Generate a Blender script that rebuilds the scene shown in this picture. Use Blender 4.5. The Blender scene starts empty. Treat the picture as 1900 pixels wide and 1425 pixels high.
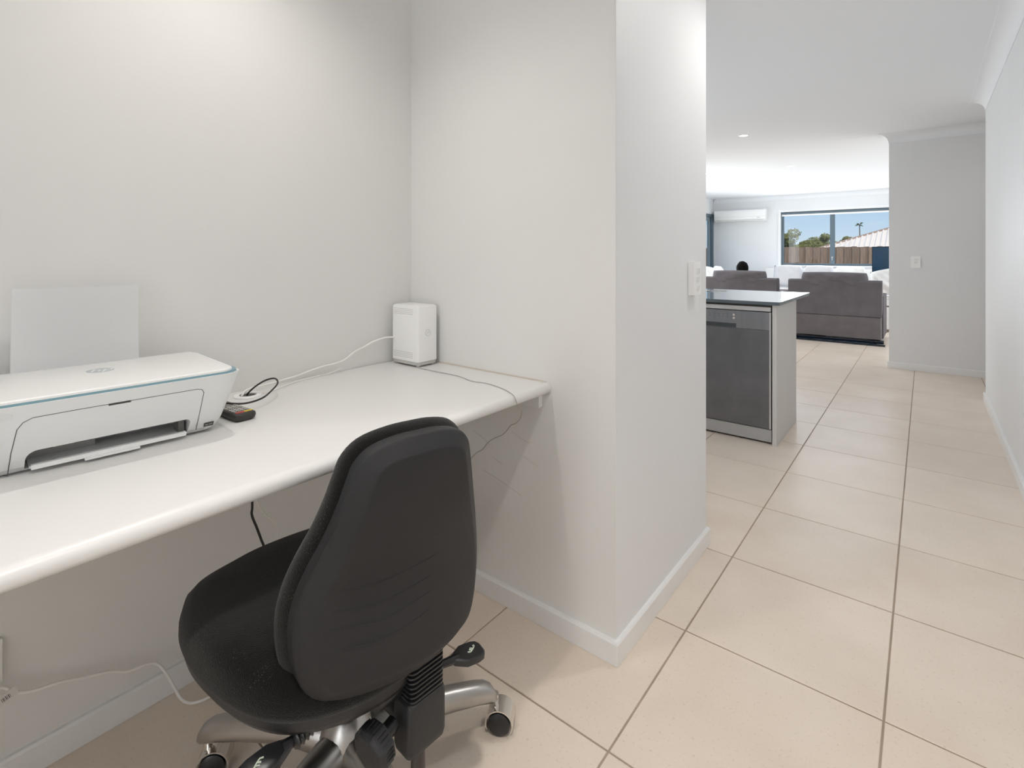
import bpy, bmesh, math, random
from mathutils import Vector, Matrix
R = math.radians
sc = bpy.context.scene
COL = sc.collection

# ------------------------------------------------------------------ camera, sky, sun, area lights, exposure
CAMH = 1.165
cam_d = bpy.data.cameras.new('camera'); cam = bpy.data.objects.new('camera', cam_d); COL.objects.link(cam)
cam.location = (0, 0, CAMH); cam.rotation_euler = (R(90), 0, R(38.58))
cam_d.sensor_width = 36; cam_d.lens = 960.2 / 1900 * 36
cam_d.shift_y = -(712.5 - 473.3) / 1900
cam_d.clip_start = .02; cam_d.clip_end = 500
sc.camera = cam

w = bpy.data.worlds.new('sky'); sc.world = w; w.use_nodes = True
nt = w.node_tree; nt.nodes.clear()
out = nt.nodes.new('ShaderNodeOutputWorld'); bg = nt.nodes.new('ShaderNodeBackground')
tc = nt.nodes.new('ShaderNodeTexCoord'); sep = nt.nodes.new('ShaderNodeSeparateXYZ')
rmp = nt.nodes.new('ShaderNodeValToRGB')
e = rmp.color_ramp.elements
e[0].position = 0.0; e[0].color = (.72, .83, .93, 1)
e[1].position = .9; e[1].color = (.10, .26, .62, 1)
m1 = rmp.color_ramp.elements.new(.12); m1.color = (.38, .62, .92, 1)
nz = nt.nodes.new('ShaderNodeTexNoise'); nz.inputs['Scale'].default_value = 6; nz.inputs['Detail'].default_value = 6
mpn = nt.nodes.new('ShaderNodeMapping'); mpn.inputs['Scale'].default_value = (1, 1, 4)
cr = nt.nodes.new('ShaderNodeValToRGB'); cr.color_ramp.elements[0].position = .56; cr.color_ramp.elements[1].position = .78
mx = nt.nodes.new('ShaderNodeMixRGB'); mx.inputs[2].default_value = (.9, .93, .96, 1)
L = nt.links.new
L(tc.outputs['Generated'], sep.inputs[0]); L(sep.outputs['Z'], rmp.inputs[0])
L(tc.outputs['Generated'], mpn.inputs[0]); L(mpn.outputs[0], nz.inputs['Vector']); L(nz.outputs['Fac'], cr.inputs[0])
L(cr.outputs[0], mx.inputs[0]); L(rmp.outputs[0], mx.inputs[1]); L(mx.outputs[0], bg.inputs[0])
bg.inputs[1].default_value = 1.0
L(bg.outputs[0], out.inputs[0])

def light(name, kind, loc, rot, power, color, size=.1, size_y=None, spot=None, blend=.5):
    d = bpy.data.lights.new(name, kind); d.energy = power; d.color = color
    if kind == 'AREA':
        d.size = size
        if size_y: d.shape = 'RECTANGLE'; d.size_y = size_y
    elif kind == 'SUN': d.angle = size
    else: d.shadow_soft_size = size
    if spot: d.spot_size = R(spot); d.spot_blend = blend
    o = bpy.data.objects.new(name, d); COL.objects.link(o)
    o.location = loc; o.rotation_euler = rot
    return o
sun_dir = Vector((-.35, .55, -.76)).normalized()
light('sun', 'SUN', (0, 0, 20), sun_dir.to_track_quat('-Z', 'Y').to_euler(), 3.4, (1, .93, .84), R(.6))
# daylight through the glazed living room door and the far window, plus added fill lights
light('daylight_patio', 'AREA', (-3.62, 9.0, 1.0), (0, R(-90), 0), 78, (.93, .97, 1), 1.6, 3.2)
light('daylight_window', 'AREA', (-1.43, 11.9, 1.5), (R(-90), 0, 0), 36, (.90, .95, 1), 1.8, 1.0)
light('fill_living', 'AREA', (1.85, 9.3, 1.1), (0, R(90), 0), 42, (.95, .98, 1), 1.6, 3.0)  # added area light by the right wall, where no opening is built
light('fill_hall_rear', 'AREA', (.05, -2.4, 1.35), (R(90), 0, 0), 21, (.95, .97, 1), 1.0, 2.0)  # unseen fill added behind the camera, in front of a closed wall
light('fill_kitchen', 'AREA', (-3.62, 3.6, 1.5), (0, R(-90), 0), 22, (.93, .96, 1), 1.2, 1.8)  # added fill for kitchen ceiling and right wall; the wall behind is solid

sc.view_settings.view_transform = 'Standard'
sc.view_settings.look = 'None'
sc.view_settings.exposure = 0.0
sc.view_settings.gamma = 1.0
sc.view_settings.use_curve_mapping = False
sc.cycles.use_denoising = True
sc.cycles.max_bounces = 10
sc.cycles.diffuse_bounces = 6
sc.cycles.sample_clamp_indirect = 8
sc.cycles.caustics_reflective = False
sc.cycles.caustics_refractive = False

# ------------------------------------------------------------------ materials
MATS = {}
def mat(name, color, rough=.5, metal=0., spec=.5, var=0., vscale=8., bump=0., bscale=200., stretch=None, emit=None, estr=1., sheen=0., rnd=0., coat=0.):
    if name in MATS: return MATS[name]
    m = bpy.data.materials.new(name); m.use_nodes = True
    t = m.node_tree; b = t.nodes['Principled BSDF']
    b.inputs['Base Color'].default_value = (*color, 1)
    b.inputs['Roughness'].default_value = rough
    b.inputs['Metallic'].default_value = metal
    b.inputs['Specular IOR Level'].default_value = spec
    if sheen: b.inputs['Sheen Weight'].default_value = sheen
    if coat: b.inputs['Coat Weight'].default_value = coat; b.inputs['Coat Roughness'].default_value = .05
    if emit:
        b.inputs['Emission Color'].default_value = (*emit, 1); b.inputs['Emission Strength'].default_value = estr
    co = t.nodes.new('ShaderNodeTexCoord'); mp = t.nodes.new('ShaderNodeMapping')
    t.links.new(co.outputs['Object'], mp.inputs[0])
    if stretch: mp.inputs['Scale'].default_value = stretch
    col_out = None
    if var:
        n = t.nodes.new('ShaderNodeTexNoise'); n.inputs['Scale'].default_value = vscale; n.inputs['Detail'].default_value = 5
        t.links.new(mp.outputs[0], n.inputs['Vector'])
        r = t.nodes.new('ShaderNodeValToRGB')
        r.color_ramp.elements[0].position = .3; r.color_ramp.elements[1].position = .7
        r.color_ramp.elements[0].color = (*[max(0, c * (1 - var)) for c in color], 1)
        r.color_ramp.elements[1].color = (*[min(1, c * (1 + var)) for c in color], 1)
        t.links.new(n.outputs['Fac'], r.inputs[0]); col_out = r.outputs[0]
    if rnd:
        oi = t.nodes.new('ShaderNodeObjectInfo'); mr = t.nodes.new('ShaderNodeMapRange')
        mr.inputs['To Min'].default_value = 1 - rnd; mr.inputs['To Max'].default_value = 1 + rnd
        t.links.new(oi.outputs['Random'], mr.inputs['Value'])
        vm = t.nodes.new('ShaderNodeVectorMath'); vm.operation = 'SCALE'
        if col_out: t.links.new(col_out, vm.inputs[0])
        else: vm.inputs[0].default_value = color
        t.links.new(mr.outputs[0], vm.inputs['Scale']); col_out = vm.outputs[0]
    if col_out: t.links.new(col_out, b.inputs['Base Color'])
    if bump:
        n2 = t.nodes.new('ShaderNodeTexNoise'); n2.inputs['Scale'].default_value = bscale; n2.inputs['Detail'].default_value = 3
        t.links.new(mp.outputs[0], n2.inputs['Vector'])
        bp = t.nodes.new('ShaderNodeBump'); bp.inputs['Strength'].default_value = bump; bp.inputs['Distance'].default_value = .002
        t.links.new(n2.outputs['Fac'], bp.inputs['Height']); t.links.new(bp.outputs[0], b.inputs['Normal'])
    MATS[name] = m
    return m

wallm = mat('wall_paint', (.80, .795, .78), .55, var=.012, vscale=2, bump=.05, bscale=350, spec=.35)
wallg = mat('wall_paint_cool_lit', (.80, .81, .82), .5, var=.012, vscale=2, bump=.05, bscale=350, spec=.4)  # same wall paint with the hall's cooler light put into the colour
ceilm = mat('ceiling_paint', (.86, .88, .905), .8, bump=.03, bscale=300, spec=.2)
trimm = mat('trim_gloss_white', (.84, .845, .845), .3, var=.01)
deskm = mat('desk_laminate', (.775, .77, .76), .32, var=.008, vscale=3, bump=.03, bscale=500)
groutm = mat('grout', (.40, .32, .25), .9, var=.15, vscale=5)

def tile_mat():
    m = mat('porcelain_tile', (.66, .565, .475), .33, spec=.5, rnd=.03, bump=.06, bscale=90)
    t = m.node_tree; b = t.nodes['Principled BSDF']
    geo = t.nodes.new('ShaderNodeNewGeometry')
    n1 = t.nodes.new('ShaderNodeTexNoise'); n1.inputs['Scale'].default_value = 3.5; n1.inputs['Detail'].default_value = 6
    n3 = t.nodes.new('ShaderNodeTexNoise'); n3.inputs['Scale'].default_value = 120; n3.inputs['Detail'].default_value = 3
    t.links.new(geo.outputs['Position'], n1.inputs['Vector']); t.links.new(geo.outputs['Position'], n3.inputs['Vector'])
    r1 = t.nodes.new('ShaderNodeValToRGB')
    r1.color_ramp.elements[0].position = .3; r1.color_ramp.elements[0].color = (.75, .645, .545, 1)
    r1.color_ramp.elements[1].position = .72; r1.color_ramp.elements[1].color = (.82, .725, .625, 1)
    r3 = t.nodes.new('ShaderNodeValToRGB')
    r3.color_ramp.elements[0].position = .26; r3.color_ramp.elements[0].color = (.82, .785, .75, 1)
    r3.color_ramp.elements[1].position = .40; r3.color_ramp.elements[1].color = (1, 1, 1, 1)
    mu = t.nodes.new('ShaderNodeMixRGB'); mu.blend_type = 'MULTIPLY'; mu.inputs[0].default_value = .8
    t.links.new(n1.outputs['Fac'], r1.inputs[0]); t.links.new(n3.outputs['Fac'], r3.inputs[0])
    t.links.new(r1.outputs[0], mu.inputs[1]); t.links.new(r3.outputs[0], mu.inputs[2])
    vm = [n for n in t.nodes if n.type == 'VECT_MATH'][0]
    t.links.new(mu.outputs[0], vm.inputs[0])
    return m
tilem = tile_mat()

def glass_mat():
    m = bpy.data.materials.new('window_glass'); m.use_nodes = True
    t = m.node_tree; t.nodes.clear()
    o = t.nodes.new('ShaderNodeOutputMaterial'); a = t.nodes.new('ShaderNodeBsdfTransparent'); g = t.nodes.new('ShaderNodeBsdfGlossy')
    g.inputs['Roughness'].default_value = .01
    a.inputs[0].default_value = (.95, .97, .97, 1)
    mxs = t.nodes.new('ShaderNodeMixShader'); fr = t.nodes.new('ShaderNodeMath'); fr.operation = 'MULTIPLY_ADD'; fr.inputs[1].default_value = .5; fr.inputs[2].default_value = .03
    lw = t.nodes.new('ShaderNodeLayerWeight'); pw = t.nodes.new('ShaderNodeMath'); pw.operation = 'POWER'; pw.inputs[1].default_value = 4
    t.links.new(lw.outputs['Facing'], pw.inputs[0]); t.links.new(pw.outputs[0], fr.inputs[0])
    t.links.new(fr.outputs[0], mxs.inputs[0]); t.links.new(a.outputs[0], mxs.inputs[1]); t.links.new(g.outputs[0], mxs.inputs[2])
    t.links.new(mxs.outputs[0], o.inputs[0])
    return m
glassm = glass_mat()

blackpl = mat('black_plastic', (.022, .022, .024), .42, bump=.35, bscale=700, spec=.45)
blackgl = mat('black_plastic_smooth', (.018, .018, .02), .28, spec=.5)
shellm = mat('chair_shell_plastic', (.019, .019, .021), .46, bump=.5, bscale=900, spec=.38, var=.12, vscale=5)
alu = mat('polished_aluminium', (.46, .45, .435), .33, 1, var=.12, vscale=12, bump=.08, bscale=60)
chrome = mat('chrome', (.75, .72, .68), .12, 1)
steel = mat('brushed_steel', (.27, .28, .30), .33, 1, var=.07, vscale=30, stretch=(1, 1, .03))
steeld = mat('door_steel', (.18, .185, .20), .38, .9, var=.10, vscale=7)
steell = mat('light_steel', (.62, .62, .63), .3, .8)
def fabric_mat():
    m = mat('black_fabric', (.006, .0055, .005), .95, bump=.9, bscale=600, spec=.08, sheen=.2)
    t = m.node_tree; b = t.nodes['Principled BSDF']
    co = t.nodes.new('ShaderNodeTexCoord')
    v = t.nodes.new('ShaderNodeTexVoronoi'); v.inputs['Scale'].default_value = 260
    n = t.nodes.new('ShaderNodeTexNoise'); n.inputs['Scale'].default_value = 9
    t.links.new(co.outputs['Object'], v.inputs['Vector']); t.links.new(co.outputs['Object'], n.inputs['Vector'])
    lt = t.nodes.new('ShaderNodeMath'); lt.operation = 'LESS_THAN'; lt.inputs[1].default_value = .13
    gt = t.nodes.new('ShaderNodeMath'); gt.operation = 'GREATER_THAN'; gt.inputs[1].default_value = .60
    mu = t.nodes.new('ShaderNodeMath'); mu.operation = 'MULTIPLY'
    t.links.new(v.outputs['Distance'], lt.inputs[0]); t.links.new(n.outputs['Fac'], gt.inputs[0])
    t.links.new(lt.outputs[0], mu.inputs[0]); t.links.new(gt.outputs[0], mu.inputs[1])
    mi = t.nodes.new('ShaderNodeMixRGB'); mi.inputs[1].default_value = (.006, .0055, .005, 1); mi.inputs[2].default_value = (.16, .13, .09, 1)
    t.links.new(mu.outputs[0], mi.inputs[0]); t.links.new(mi.outputs[0], b.inputs['Base Color'])
    return m
fabm = fabric_mat()
printw = mat('printer_white', (.80, .81, .81), .35)
printlid = mat('printer_lid_white', (.86, .86, .85), .30)
teal = mat('printer_teal', (.21, .36, .42), .4)
printgrey = mat('printer_inner_grey', (.62, .63, .63), .5)
seam = mat('seam_dark', (.10, .095, .09), .8)
paperm = mat('paper', (.93, .94, .95), .8, spec=.2)
whitepl = mat('white_plastic', (.92, .92, .915), .30)
offwhite = mat('offwhite_plastic', (.66, .65, .63), .45)
cabw = mat('white_cable', (.90, .89, .86), .4)
cabg = mat('grey_cable', (.44, .42, .40), .5)
cabb = mat('black_cable', (.02, .018, .016), .4)
panelm = mat('bench_panel', (.62, .615, .60), .45)
stonem = mat('bench_stone', (.62, .66, .70), .06, spec=.8, coat=.6)
stonee = mat('bench_stone_edge', (.10, .13, .15), .3)
sofam = mat('sofa_fabric', (.145, .135, .145), .95, var=.12, vscale=6, bump=.4, bscale=250, spec=.15)
whitefab = mat('white_fabric', (.82, .82, .81), .9, var=.03, vscale=4, bump=.2, bscale=120, spec=.1)
greyfab = mat('pale_grey_fabric', (.62, .62, .64), .9, bump=.2, bscale=120, spec=.1)
framem = mat('window_frame_metal', (.13, .18, .215), .4, .3)
glossblack = mat('gloss_black', (.004, .012, .03), .12, spec=.6)
screenm = mat('screen_glass', (.012, .05, .10), .10, spec=.6)
tvwhite = mat('cabinet_white', (.84, .84, .84), .3)
hairm = mat('hair', (.007, .006, .006), .9, bump=1, bscale=300, spec=.1)
skinm = mat('skin', (.30, .17, .11), .55)
shirtm = mat('shirt', (.22, .24, .30), .9)
fencem = mat('fence_timber', (.30, .20, .145), .85, var=.32, vscale=9, stretch=(4, 4, .5), rnd=.22)
roofm = mat('roof_metal', (.88, .77, .67), .5, var=.03)
leafm = mat('leaves', (.20, .20, .055), .8, var=.4, vscale=3)
leafd = mat('leaves_dark', (.08, .10, .035), .8, var=.3, vscale=3)
barkm = mat('bark', (.16, .12, .09), .9, var=.2)
grassm = mat('lawn', (.12, .15, .05), .95, var=.3, vscale=3)
brickw = mat('house_wall', (.55, .50, .44), .9)
lamp_e = mat('downlight_glow', (1, 1, 1), .5, emit=(1, .98, .94), estr=9)

# ------------------------------------------------------------------ mesh helpers
def link(name, bm, m, parent=None, smooth=False, kind=None, bevel=0, seg=2, label=None):
    me = bpy.data.meshes.new(name)
    if bevel:
        bmesh.ops.bevel(bm, geom=[x for x in bm.edges if x.calc_face_angle(0) > .5], offset=bevel, segments=seg, affect='EDGES', profile=.5, clamp_overlap=True)
    bmesh.ops.recalc_face_normals(bm, faces=bm.faces)
    bm.to_mesh(me); bm.free()
    for mm in (m if isinstance(m, (list, tuple)) else [m]): me.materials.append(mm)
    if smooth:
        for p in me.polygons: p.use_smooth = True
        if smooth != 'all':
            try: me.set_sharp_from_angle(angle=R(smooth if smooth > 1 else 40))
            except Exception: pass
    o = bpy.data.objects.new(name, me); COL.objects.link(o)
    if parent: o.parent = parent
    if kind: o['kind'] = kind
    if label: o['label'] = label
    return o
def box(bm, x0, x1, y0, y1, z0, z1, mi=0):
    v = [bm.verts.new(p) for p in ((x0, y0, z0), (x1, y0, z0), (x1, y1, z0), (x0, y1, z0), (x0, y0, z1), (x1, y0, z1), (x1, y1, z1), (x0, y1, z1))]
    for q in ((0, 3, 2, 1), (4, 5, 6, 7), (0, 1, 5, 4), (1, 2, 6, 5), (2, 3, 7, 6), (3, 0, 4, 7)):
        f = bm.faces.new([v[i] for i in q]); f.material_index = mi
    return v
def bx(*a, **k):
    bm = bmesh.new(); box(bm, *a); return bm
def rings(bm, rs, close=True, cap=True, mi=0):
    """rs: list of rings (equal length point lists)"""
    vs = [[bm.verts.new(p) for p in r] for r in rs]
    n = len(vs[0])
    for a, b in zip(vs, vs[1:]):
        for i in range(n if close else n - 1):
            j = (i + 1) % n
            f = bm.faces.new((a[i], a[j], b[j], b[i])); f.material_index = mi
    if cap:
        for r in (vs[0], vs[-1]):
            try: f = bm.faces.new(r); f.material_index = mi
            except ValueError: pass
    return vs
def frame(d):
    d = Vector(d).normalized()
    a = Vector((0, 0, 1)) if abs(d.z) < .9 else Vector((1, 0, 0))
    x = d.cross(a).normalized(); return x, d.cross(x).normalized()
def tube(bm, pts, r, n=10, mi=0):
    pts = [Vector(p) for p in pts]
    rr = r if isinstance(r, (list, tuple)) else [r] * len(pts)
    rs = []; px = None
    for i, p in enumerate(pts):
        d = (pts[min(i + 1, len(pts) - 1)] - pts[max(i - 1, 0)])
        if px is None: x, y = frame(d)
        else:
            dn = d.normalized(); x = (px - dn * px.dot(dn)).normalized(); y = dn.cross(x)
        px = x
        rs.append([p + x * math.cos(2 * math.pi * k / n) * rr[i] + y * math.sin(2 * math.pi * k / n) * rr[i] for k in range(n)])
    rings(bm, rs, mi=mi)
def crom(pts, k=8):
    pts = [Vector(p) for p in pts]; P = [pts[0] * 2 - pts[1]] + pts + [pts[-1] * 2 - pts[-2]]
    o = []
    for i in range(1, len(P) - 2):
        for j in range(k):
            t = j / k
            o.append(.5 * ((2 * P[i]) + (P[i + 1] - P[i - 1]) * t + (2 * P[i - 1] - 5 * P[i] + 4 * P[i + 1] - P[i + 2]) * t * t + (3 * P[i] - P[i - 1] - 3 * P[i + 1] + P[i + 2]) * t ** 3))
    o.append(pts[-1]); return o
def cable(name, pts, r, m, parent=None, k=8):
    bm = bmesh.new(); tube(bm, crom(pts, k), r, 8); return link(name, bm, m, parent, smooth=60)
def cyl(bm, c0, c1, r0, r1=None, n=24, mi=0):
    tube(bm, [c0, c1], [r0, r1 if r1 is not None else r0], n, mi)
def rrect(x0, x1, y0, y1, r, n=6):
    o = []
    for cx, cy, a0 in ((x1 - r, y1 - r, 0), (x0 + r, y1 - r, 90), (x0 + r, y0 + r, 180), (x1 - r, y0 + r, 270)):
        for k in range(n + 1):
            a = R(a0 + 90 * k / n); o.append((cx + r * math.cos(a), cy + r * math.sin(a)))
    return o
def empty(name, loc, rz=0, label=None, cat=None, group=None):
    o = bpy.data.objects.new(name, None); COL.objects.link(o); o.location = loc; o.rotation_euler = (0, 0, rz)
    o.empty_display_size = .05
    tag(o, label, cat, group); return o
def tag(o, label=None, cat=None, group=None):
    if label: o['label'] = label
    if cat: o['category'] = cat
    if group: o['group'] = group
    return o
def struct(name, bm, m, **k):
    return link(name, bm, m, kind='structure', **k)
def apply_bool(o, cutter, op='DIFFERENCE'):
    md = o.modifiers.new('b', 'BOOLEAN'); md.object = cutter; md.operation = op; md.solver = 'EXACT'
    bpy.context.view_layer.update()
    dg = bpy.context.evaluated_depsgraph_get()
    me = bpy.data.meshes.new_from_object(o.evaluated_get(dg))
    o.modifiers.clear(); old = o.data; me.name = old.name; o.data = me
    cm = cutter.data; bpy.data.objects.remove(cutter); bpy.data.meshes.remove(cm)
def copy_tree(o, parent=None):
    c = o.copy(); COL.objects.link(c); c.parent = parent
    for ch in [x for x in COL.objects if x.parent == o]: copy_tree(ch, c)
    return c
def text(name, s, size, loc, rot, m, parent=None, shear=0, ext=.0003, align='CENTER'):
    cu = bpy.data.curves.new(name, 'FONT'); cu.body = s; cu.size = size; cu.extrude = ext; cu.shear = shear
    cu.align_x = align; cu.align_y = 'CENTER'
    o = bpy.data.objects.new(name, cu); COL.objects.link(o)
    bpy.context.view_layer.update()
    me = bpy.data.meshes.new_from_object(o.evaluated_get(bpy.context.evaluated_depsgraph_get()))
    bpy.data.objects.remove(o); bpy.data.curves.remove(cu)
    me.materials.clear(); me.materials.append(m)
    ob = bpy.data.objects.new(name, me); COL.objects.link(ob); ob.location = loc; ob.rotation_euler = rot
    if parent: ob.parent = parent
    return ob

# ------------------------------------------------------------------ setting
CEIL = 2.41; XB = -1.575; XR = .38; YE = 1.34; XP = -.69; YP = 2.12; YS = 6.62; XS = -.29; YF = 12.0; XL = -3.74
PITCH = .5006; TX = -.581; TY = 1.5915
floor = struct('floor', bx(-4.0, 2.1, -2.7, 12.1, -.12, -.0025), groutm)
def tile_bm(bm, cx, cy):
    hgt = .008; a = PITCH / 2 - .0026; b = a - .0012
    rs = [[(cx + s * q, cy + u * q, z) for s, u in ((-1, -1), (1, -1), (1, 1), (-1, 1))] for q, z in ((a, -hgt), (a, -.001), (b, 0))]
    vs = rings(bm, rs, cap=False); bm.faces.new(vs[-1])
bm = bmesh.new(); tile_bm(bm, 0, 0)
t0 = link('tile', bm, tilem, floor); tile_used = False
far = bmesh.new()
for j in range(-8, 22):
    for i in range(-7, 5):
        cx = TX + PITCH * (i + .5); cy = TY + PITCH * (j + .5)
        if cx < -4 or cx > 2.05 or cy > 12 or cy < -2.6: continue
        vis = False
        if -.2 < cy < 1.6 and -1.85 < cx < .75: vis = True
        if cy >= 1.6 and -.34 * cy - .35 < cx < .75 and not (cy < 2.2 and cx < -.9): vis = True
        if cy > 6.9 and cx > .3: vis = False
        if vis:
            o = t0 if not tile_used else t0.copy()
            if tile_used: COL.objects.link(o)
            tile_used = True; o.location = (cx, cy, 0)
        else: tile_bm(far, cx, cy)
link('tile_field', far, tilem, floor, kind='stuff')

struct('ceiling', bx(-4.0, 2.1, -2.7, 12.2, CEIL, CEIL + .15), ceilm)
struct('wall_alcove_back', bx(XB - .13, XB, -1.3, YE, 0, CEIL), wallm)
struct('wall_alcove_left', bx(XB, XP, -1.3, -1.18, 0, CEIL), wallm)
# pier: end wall of the alcove, facing the hall too; its hall face is tinted for the cooler hall light
bm = bmesh.new(); box(bm, XB - .13, XP, YE, YP, 0, CEIL)
for f in bm.faces:
    c = f.calc_center_median()
    if abs(c.x - XP) < .001: f.material_index = 1
struct('wall_alcove_end', bm, [wallm, wallg])
# metal corner bead, barely proud, down the pier's corner
bm = bmesh.new(); tube(bm, [(XP - .001, YE + .001, .07), (XP - .001, YE + .001, CEIL)], .0022, 8)
struct('trim_1', bm, wallm, smooth=60)
struct('wall_hall_left', bx(XP - .1, XP, -2.7, -1.3, 0, CEIL), wallm)
struct('wall_right', bx(XR, XR + .11, -2.7, 5.6, 0, CEIL), wallg)
struct('wall_passage_front', bx(XR + .11, 1.9, 5.49, 5.6, 0, CEIL), wallg)
struct('wall_stub', bx(XS, 1.9, YS, YS + .11, 0, CEIL), wallg)
struct('wall_passage_end', bx(1.9, 2.0, 5.49, YF, 0, CEIL), wallg)
struct('wall_rear', bx(XP - .1, XR + .1, -2.7, -2.6, 0, CEIL), wallm)
struct('wall_kitchen_back', bx(-4.0, XB - .13, YP - .12, YP, 0, CEIL), wallg)
# left wall of the living room with the patio door opening
bm = bmesh.new()
box(bm, XL - .12, XL, YP, 9.2, 0, CEIL); box(bm, XL - .12, XL, 9.2, 11.93, 2.08, CEIL); box(bm, XL - .12, XL, 11.93, 12.12, 0, CEIL)
struct('wall_left', bm, wallg)
# far wall with window opening
WX0, WX1, WZ0, WZ1 = -2.36, -.47, .955, 2.06
bm = bmesh.new()
box(bm, XL, WX0, YF, YF + .12, 0, CEIL); box(bm, WX1, 1.9, YF, YF + .12, 0, CEIL)
box(bm, WX0, WX1, YF, YF + .12, 0, WZ0); box(bm, WX0, WX1, YF, YF + .12, WZ1, CEIL)
struct('wall_far', bm, wallg)

def sweep_profile(name, p0, p1, nrm, prof, m, ext0=0, ext1=0):
    """prof: (distance from wall, z). ext: mitre extension per unit of distance from the wall at each end"""
    p0 = Vector((*p0, 0)); p1 = Vector((*p1, 0)); n = Vector((*nrm, 0)); t = (p1 - p0).normalized()
    bm = bmesh.new()
    rings(bm, [[p0 - t * d * ext0 + n * d + Vector((0, 0, z)) for d, z in prof], [p1 + t * d * ext1 + n * d + Vector((0, 0, z)) for d, z in prof]])
    return struct(name, bm, m, smooth=30)
SK = [(0, 0.0005), (.013, 0.0005), (.013, .060), (.009, .066), (0, .066)]
sweep_profile('baseboard_alcove_back', (XB, -1.18), (XB, YE), (1, 0), SK, trimm, 0, -1)
sweep_profile('baseboard_alcove_end', (XB, YE), (XP, YE), (0, -1), SK, trimm, -1, 1)
sweep_profile('baseboard_pier', (XP, YE), (XP, YP), (1, 0), SK, trimm, 1, 1)
sweep_profile('baseboard_pier_back', (XP, YP), (XB - .1, YP), (0, 1), SK, trimm, 1, 0)
sweep_profile('baseboard_right', (XR, -2.6), (XR, 5.6), (-1, 0), SK, trimm, 0, 1)
sweep_profile('baseboard_passage_front', (XR, 5.6), (1.9, 5.6), (0, 1), SK, trimm, 1, 0)
sweep_profile('baseboard_stub', (XS, YS), (1.9, YS), (0, -1), SK, trimm, 1, 0)
sweep_profile('baseboard_stub_end', (XS, YS), (XS, YS + .11), (-1, 0), SK, trimm, 1, 1)
sweep_profile('baseboard_far', (XL, YF), (1.9, YF), (0, -1), SK, trimm, -1, 0)
CV = [(0, CEIL - .09), (.004, CEIL - .09), (.004, CEIL - .085)] + [(.085 - .081 * math.cos(R(a)), CEIL - .085 + .081 * math.sin(R(a))) for a in range(10, 81, 10)] + [(.085, CEIL - .004), (.090, CEIL - .004), (.090, CEIL), (0, CEIL)]
sweep_profile('trim_2', (XR, -2.6), (XR, 5.6), (-1, 0), CV, ceilm, 0, 1)
sweep_profile('trim_3', (XR, 5.6), (1.9, 5.6), (0, 1), CV, ceilm, 1, 0)
sweep_profile('trim_4', (XS, YS), (1.9, YS), (0, -1), CV, ceilm, 1, 0)
sweep_profile('trim_5', (XS, YS), (XS, YS + .11), (-1, 0), CV, ceilm, 1, 1)
sweep_profile('trim_6', (XL, YF), (1.9, YF), (0, -1), CV, ceilm, -1, 0)
sweep_profile('trim_7', (XP, YE + .08), (XP, YP), (1, 0), CV, ceilm, 0, 1)

# window: reveal frame, sashes, mullion, glass, blind
win = empty('window_1', (0, 0, 0)); win['kind'] = 'structure'
y0, y1 = YF + .05, YF + .10
fm = bmesh.new()
box(fm, WX0, WX0 + .045, y0, y1, WZ0, WZ1); box(fm, WX1 - .03, WX1, y0, y1, WZ0, WZ1)
box(fm, WX0 + .045, WX1 - .03, y0, y1, WZ0, WZ0 + .04); box(fm, WX0 + .045, WX1 - .03, y0, y1, WZ1 - .05, WZ1)
link('window_frame', fm, framem, win)
MX = -1.44
mu_ = link('mullion', bx(MX - .04, MX + .04, y0 - .012, y1, WZ0 + .04, WZ1 - .05), framem, win)
bm = bmesh.new(); cyl(bm, (MX, y0 - .012, 1.12), (MX, y0 - .03, 1.12), .018, n=16); box(bm, MX - .008, MX + .008, y0 - .042, y0 - .03, 1.06, 1.13)
link('latch', bm, steell, mu_)
link('pane', bx(WX0 + .045, MX - .04, y0 + .02, y0 + .026, WZ0 + .04, WZ1 - .05), glassm, win)
link('pane', bx(MX + .04, WX1 - .03, y0 + .02, y0 + .026, WZ0 + .04, WZ1 - .05), glassm, win)
link('window_sill', bx(WX0 - .03, WX1 + .03, YF - .025, YF + .05, WZ0 - .02, WZ0), trimm, win)
bm = bmesh.new()
box(bm, WX0 - .05, WX0, YF - .014, YF, WZ0 - .02, WZ1 + .05); box(bm, WX1, WX1 + .05, YF - .014, YF, WZ0 - .02, WZ1 + .05); box(bm, WX0, WX1, YF - .014, YF, WZ1, WZ1 + .05)
link('architrave', bm, trimm, win)
bl = empty('roller_blind', (0, 0, 0), 0, 'rolled-up roller blind across the head of the far living room window', 'blind')
bm = bmesh.new(); tube(bm, [(WX0 + .01, YF + .025, WZ1 - .028), (WX1 - .01, YF + .025, WZ1 - .028)], .024, 16); link('roller', bm, framem, bl, smooth=40)
link('bottom_rail', bx(WX0 + .015, WX1 - .015, YF + .018, YF + .03, WZ1 - .085, WZ1 - .052), whitepl, bl)
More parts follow.
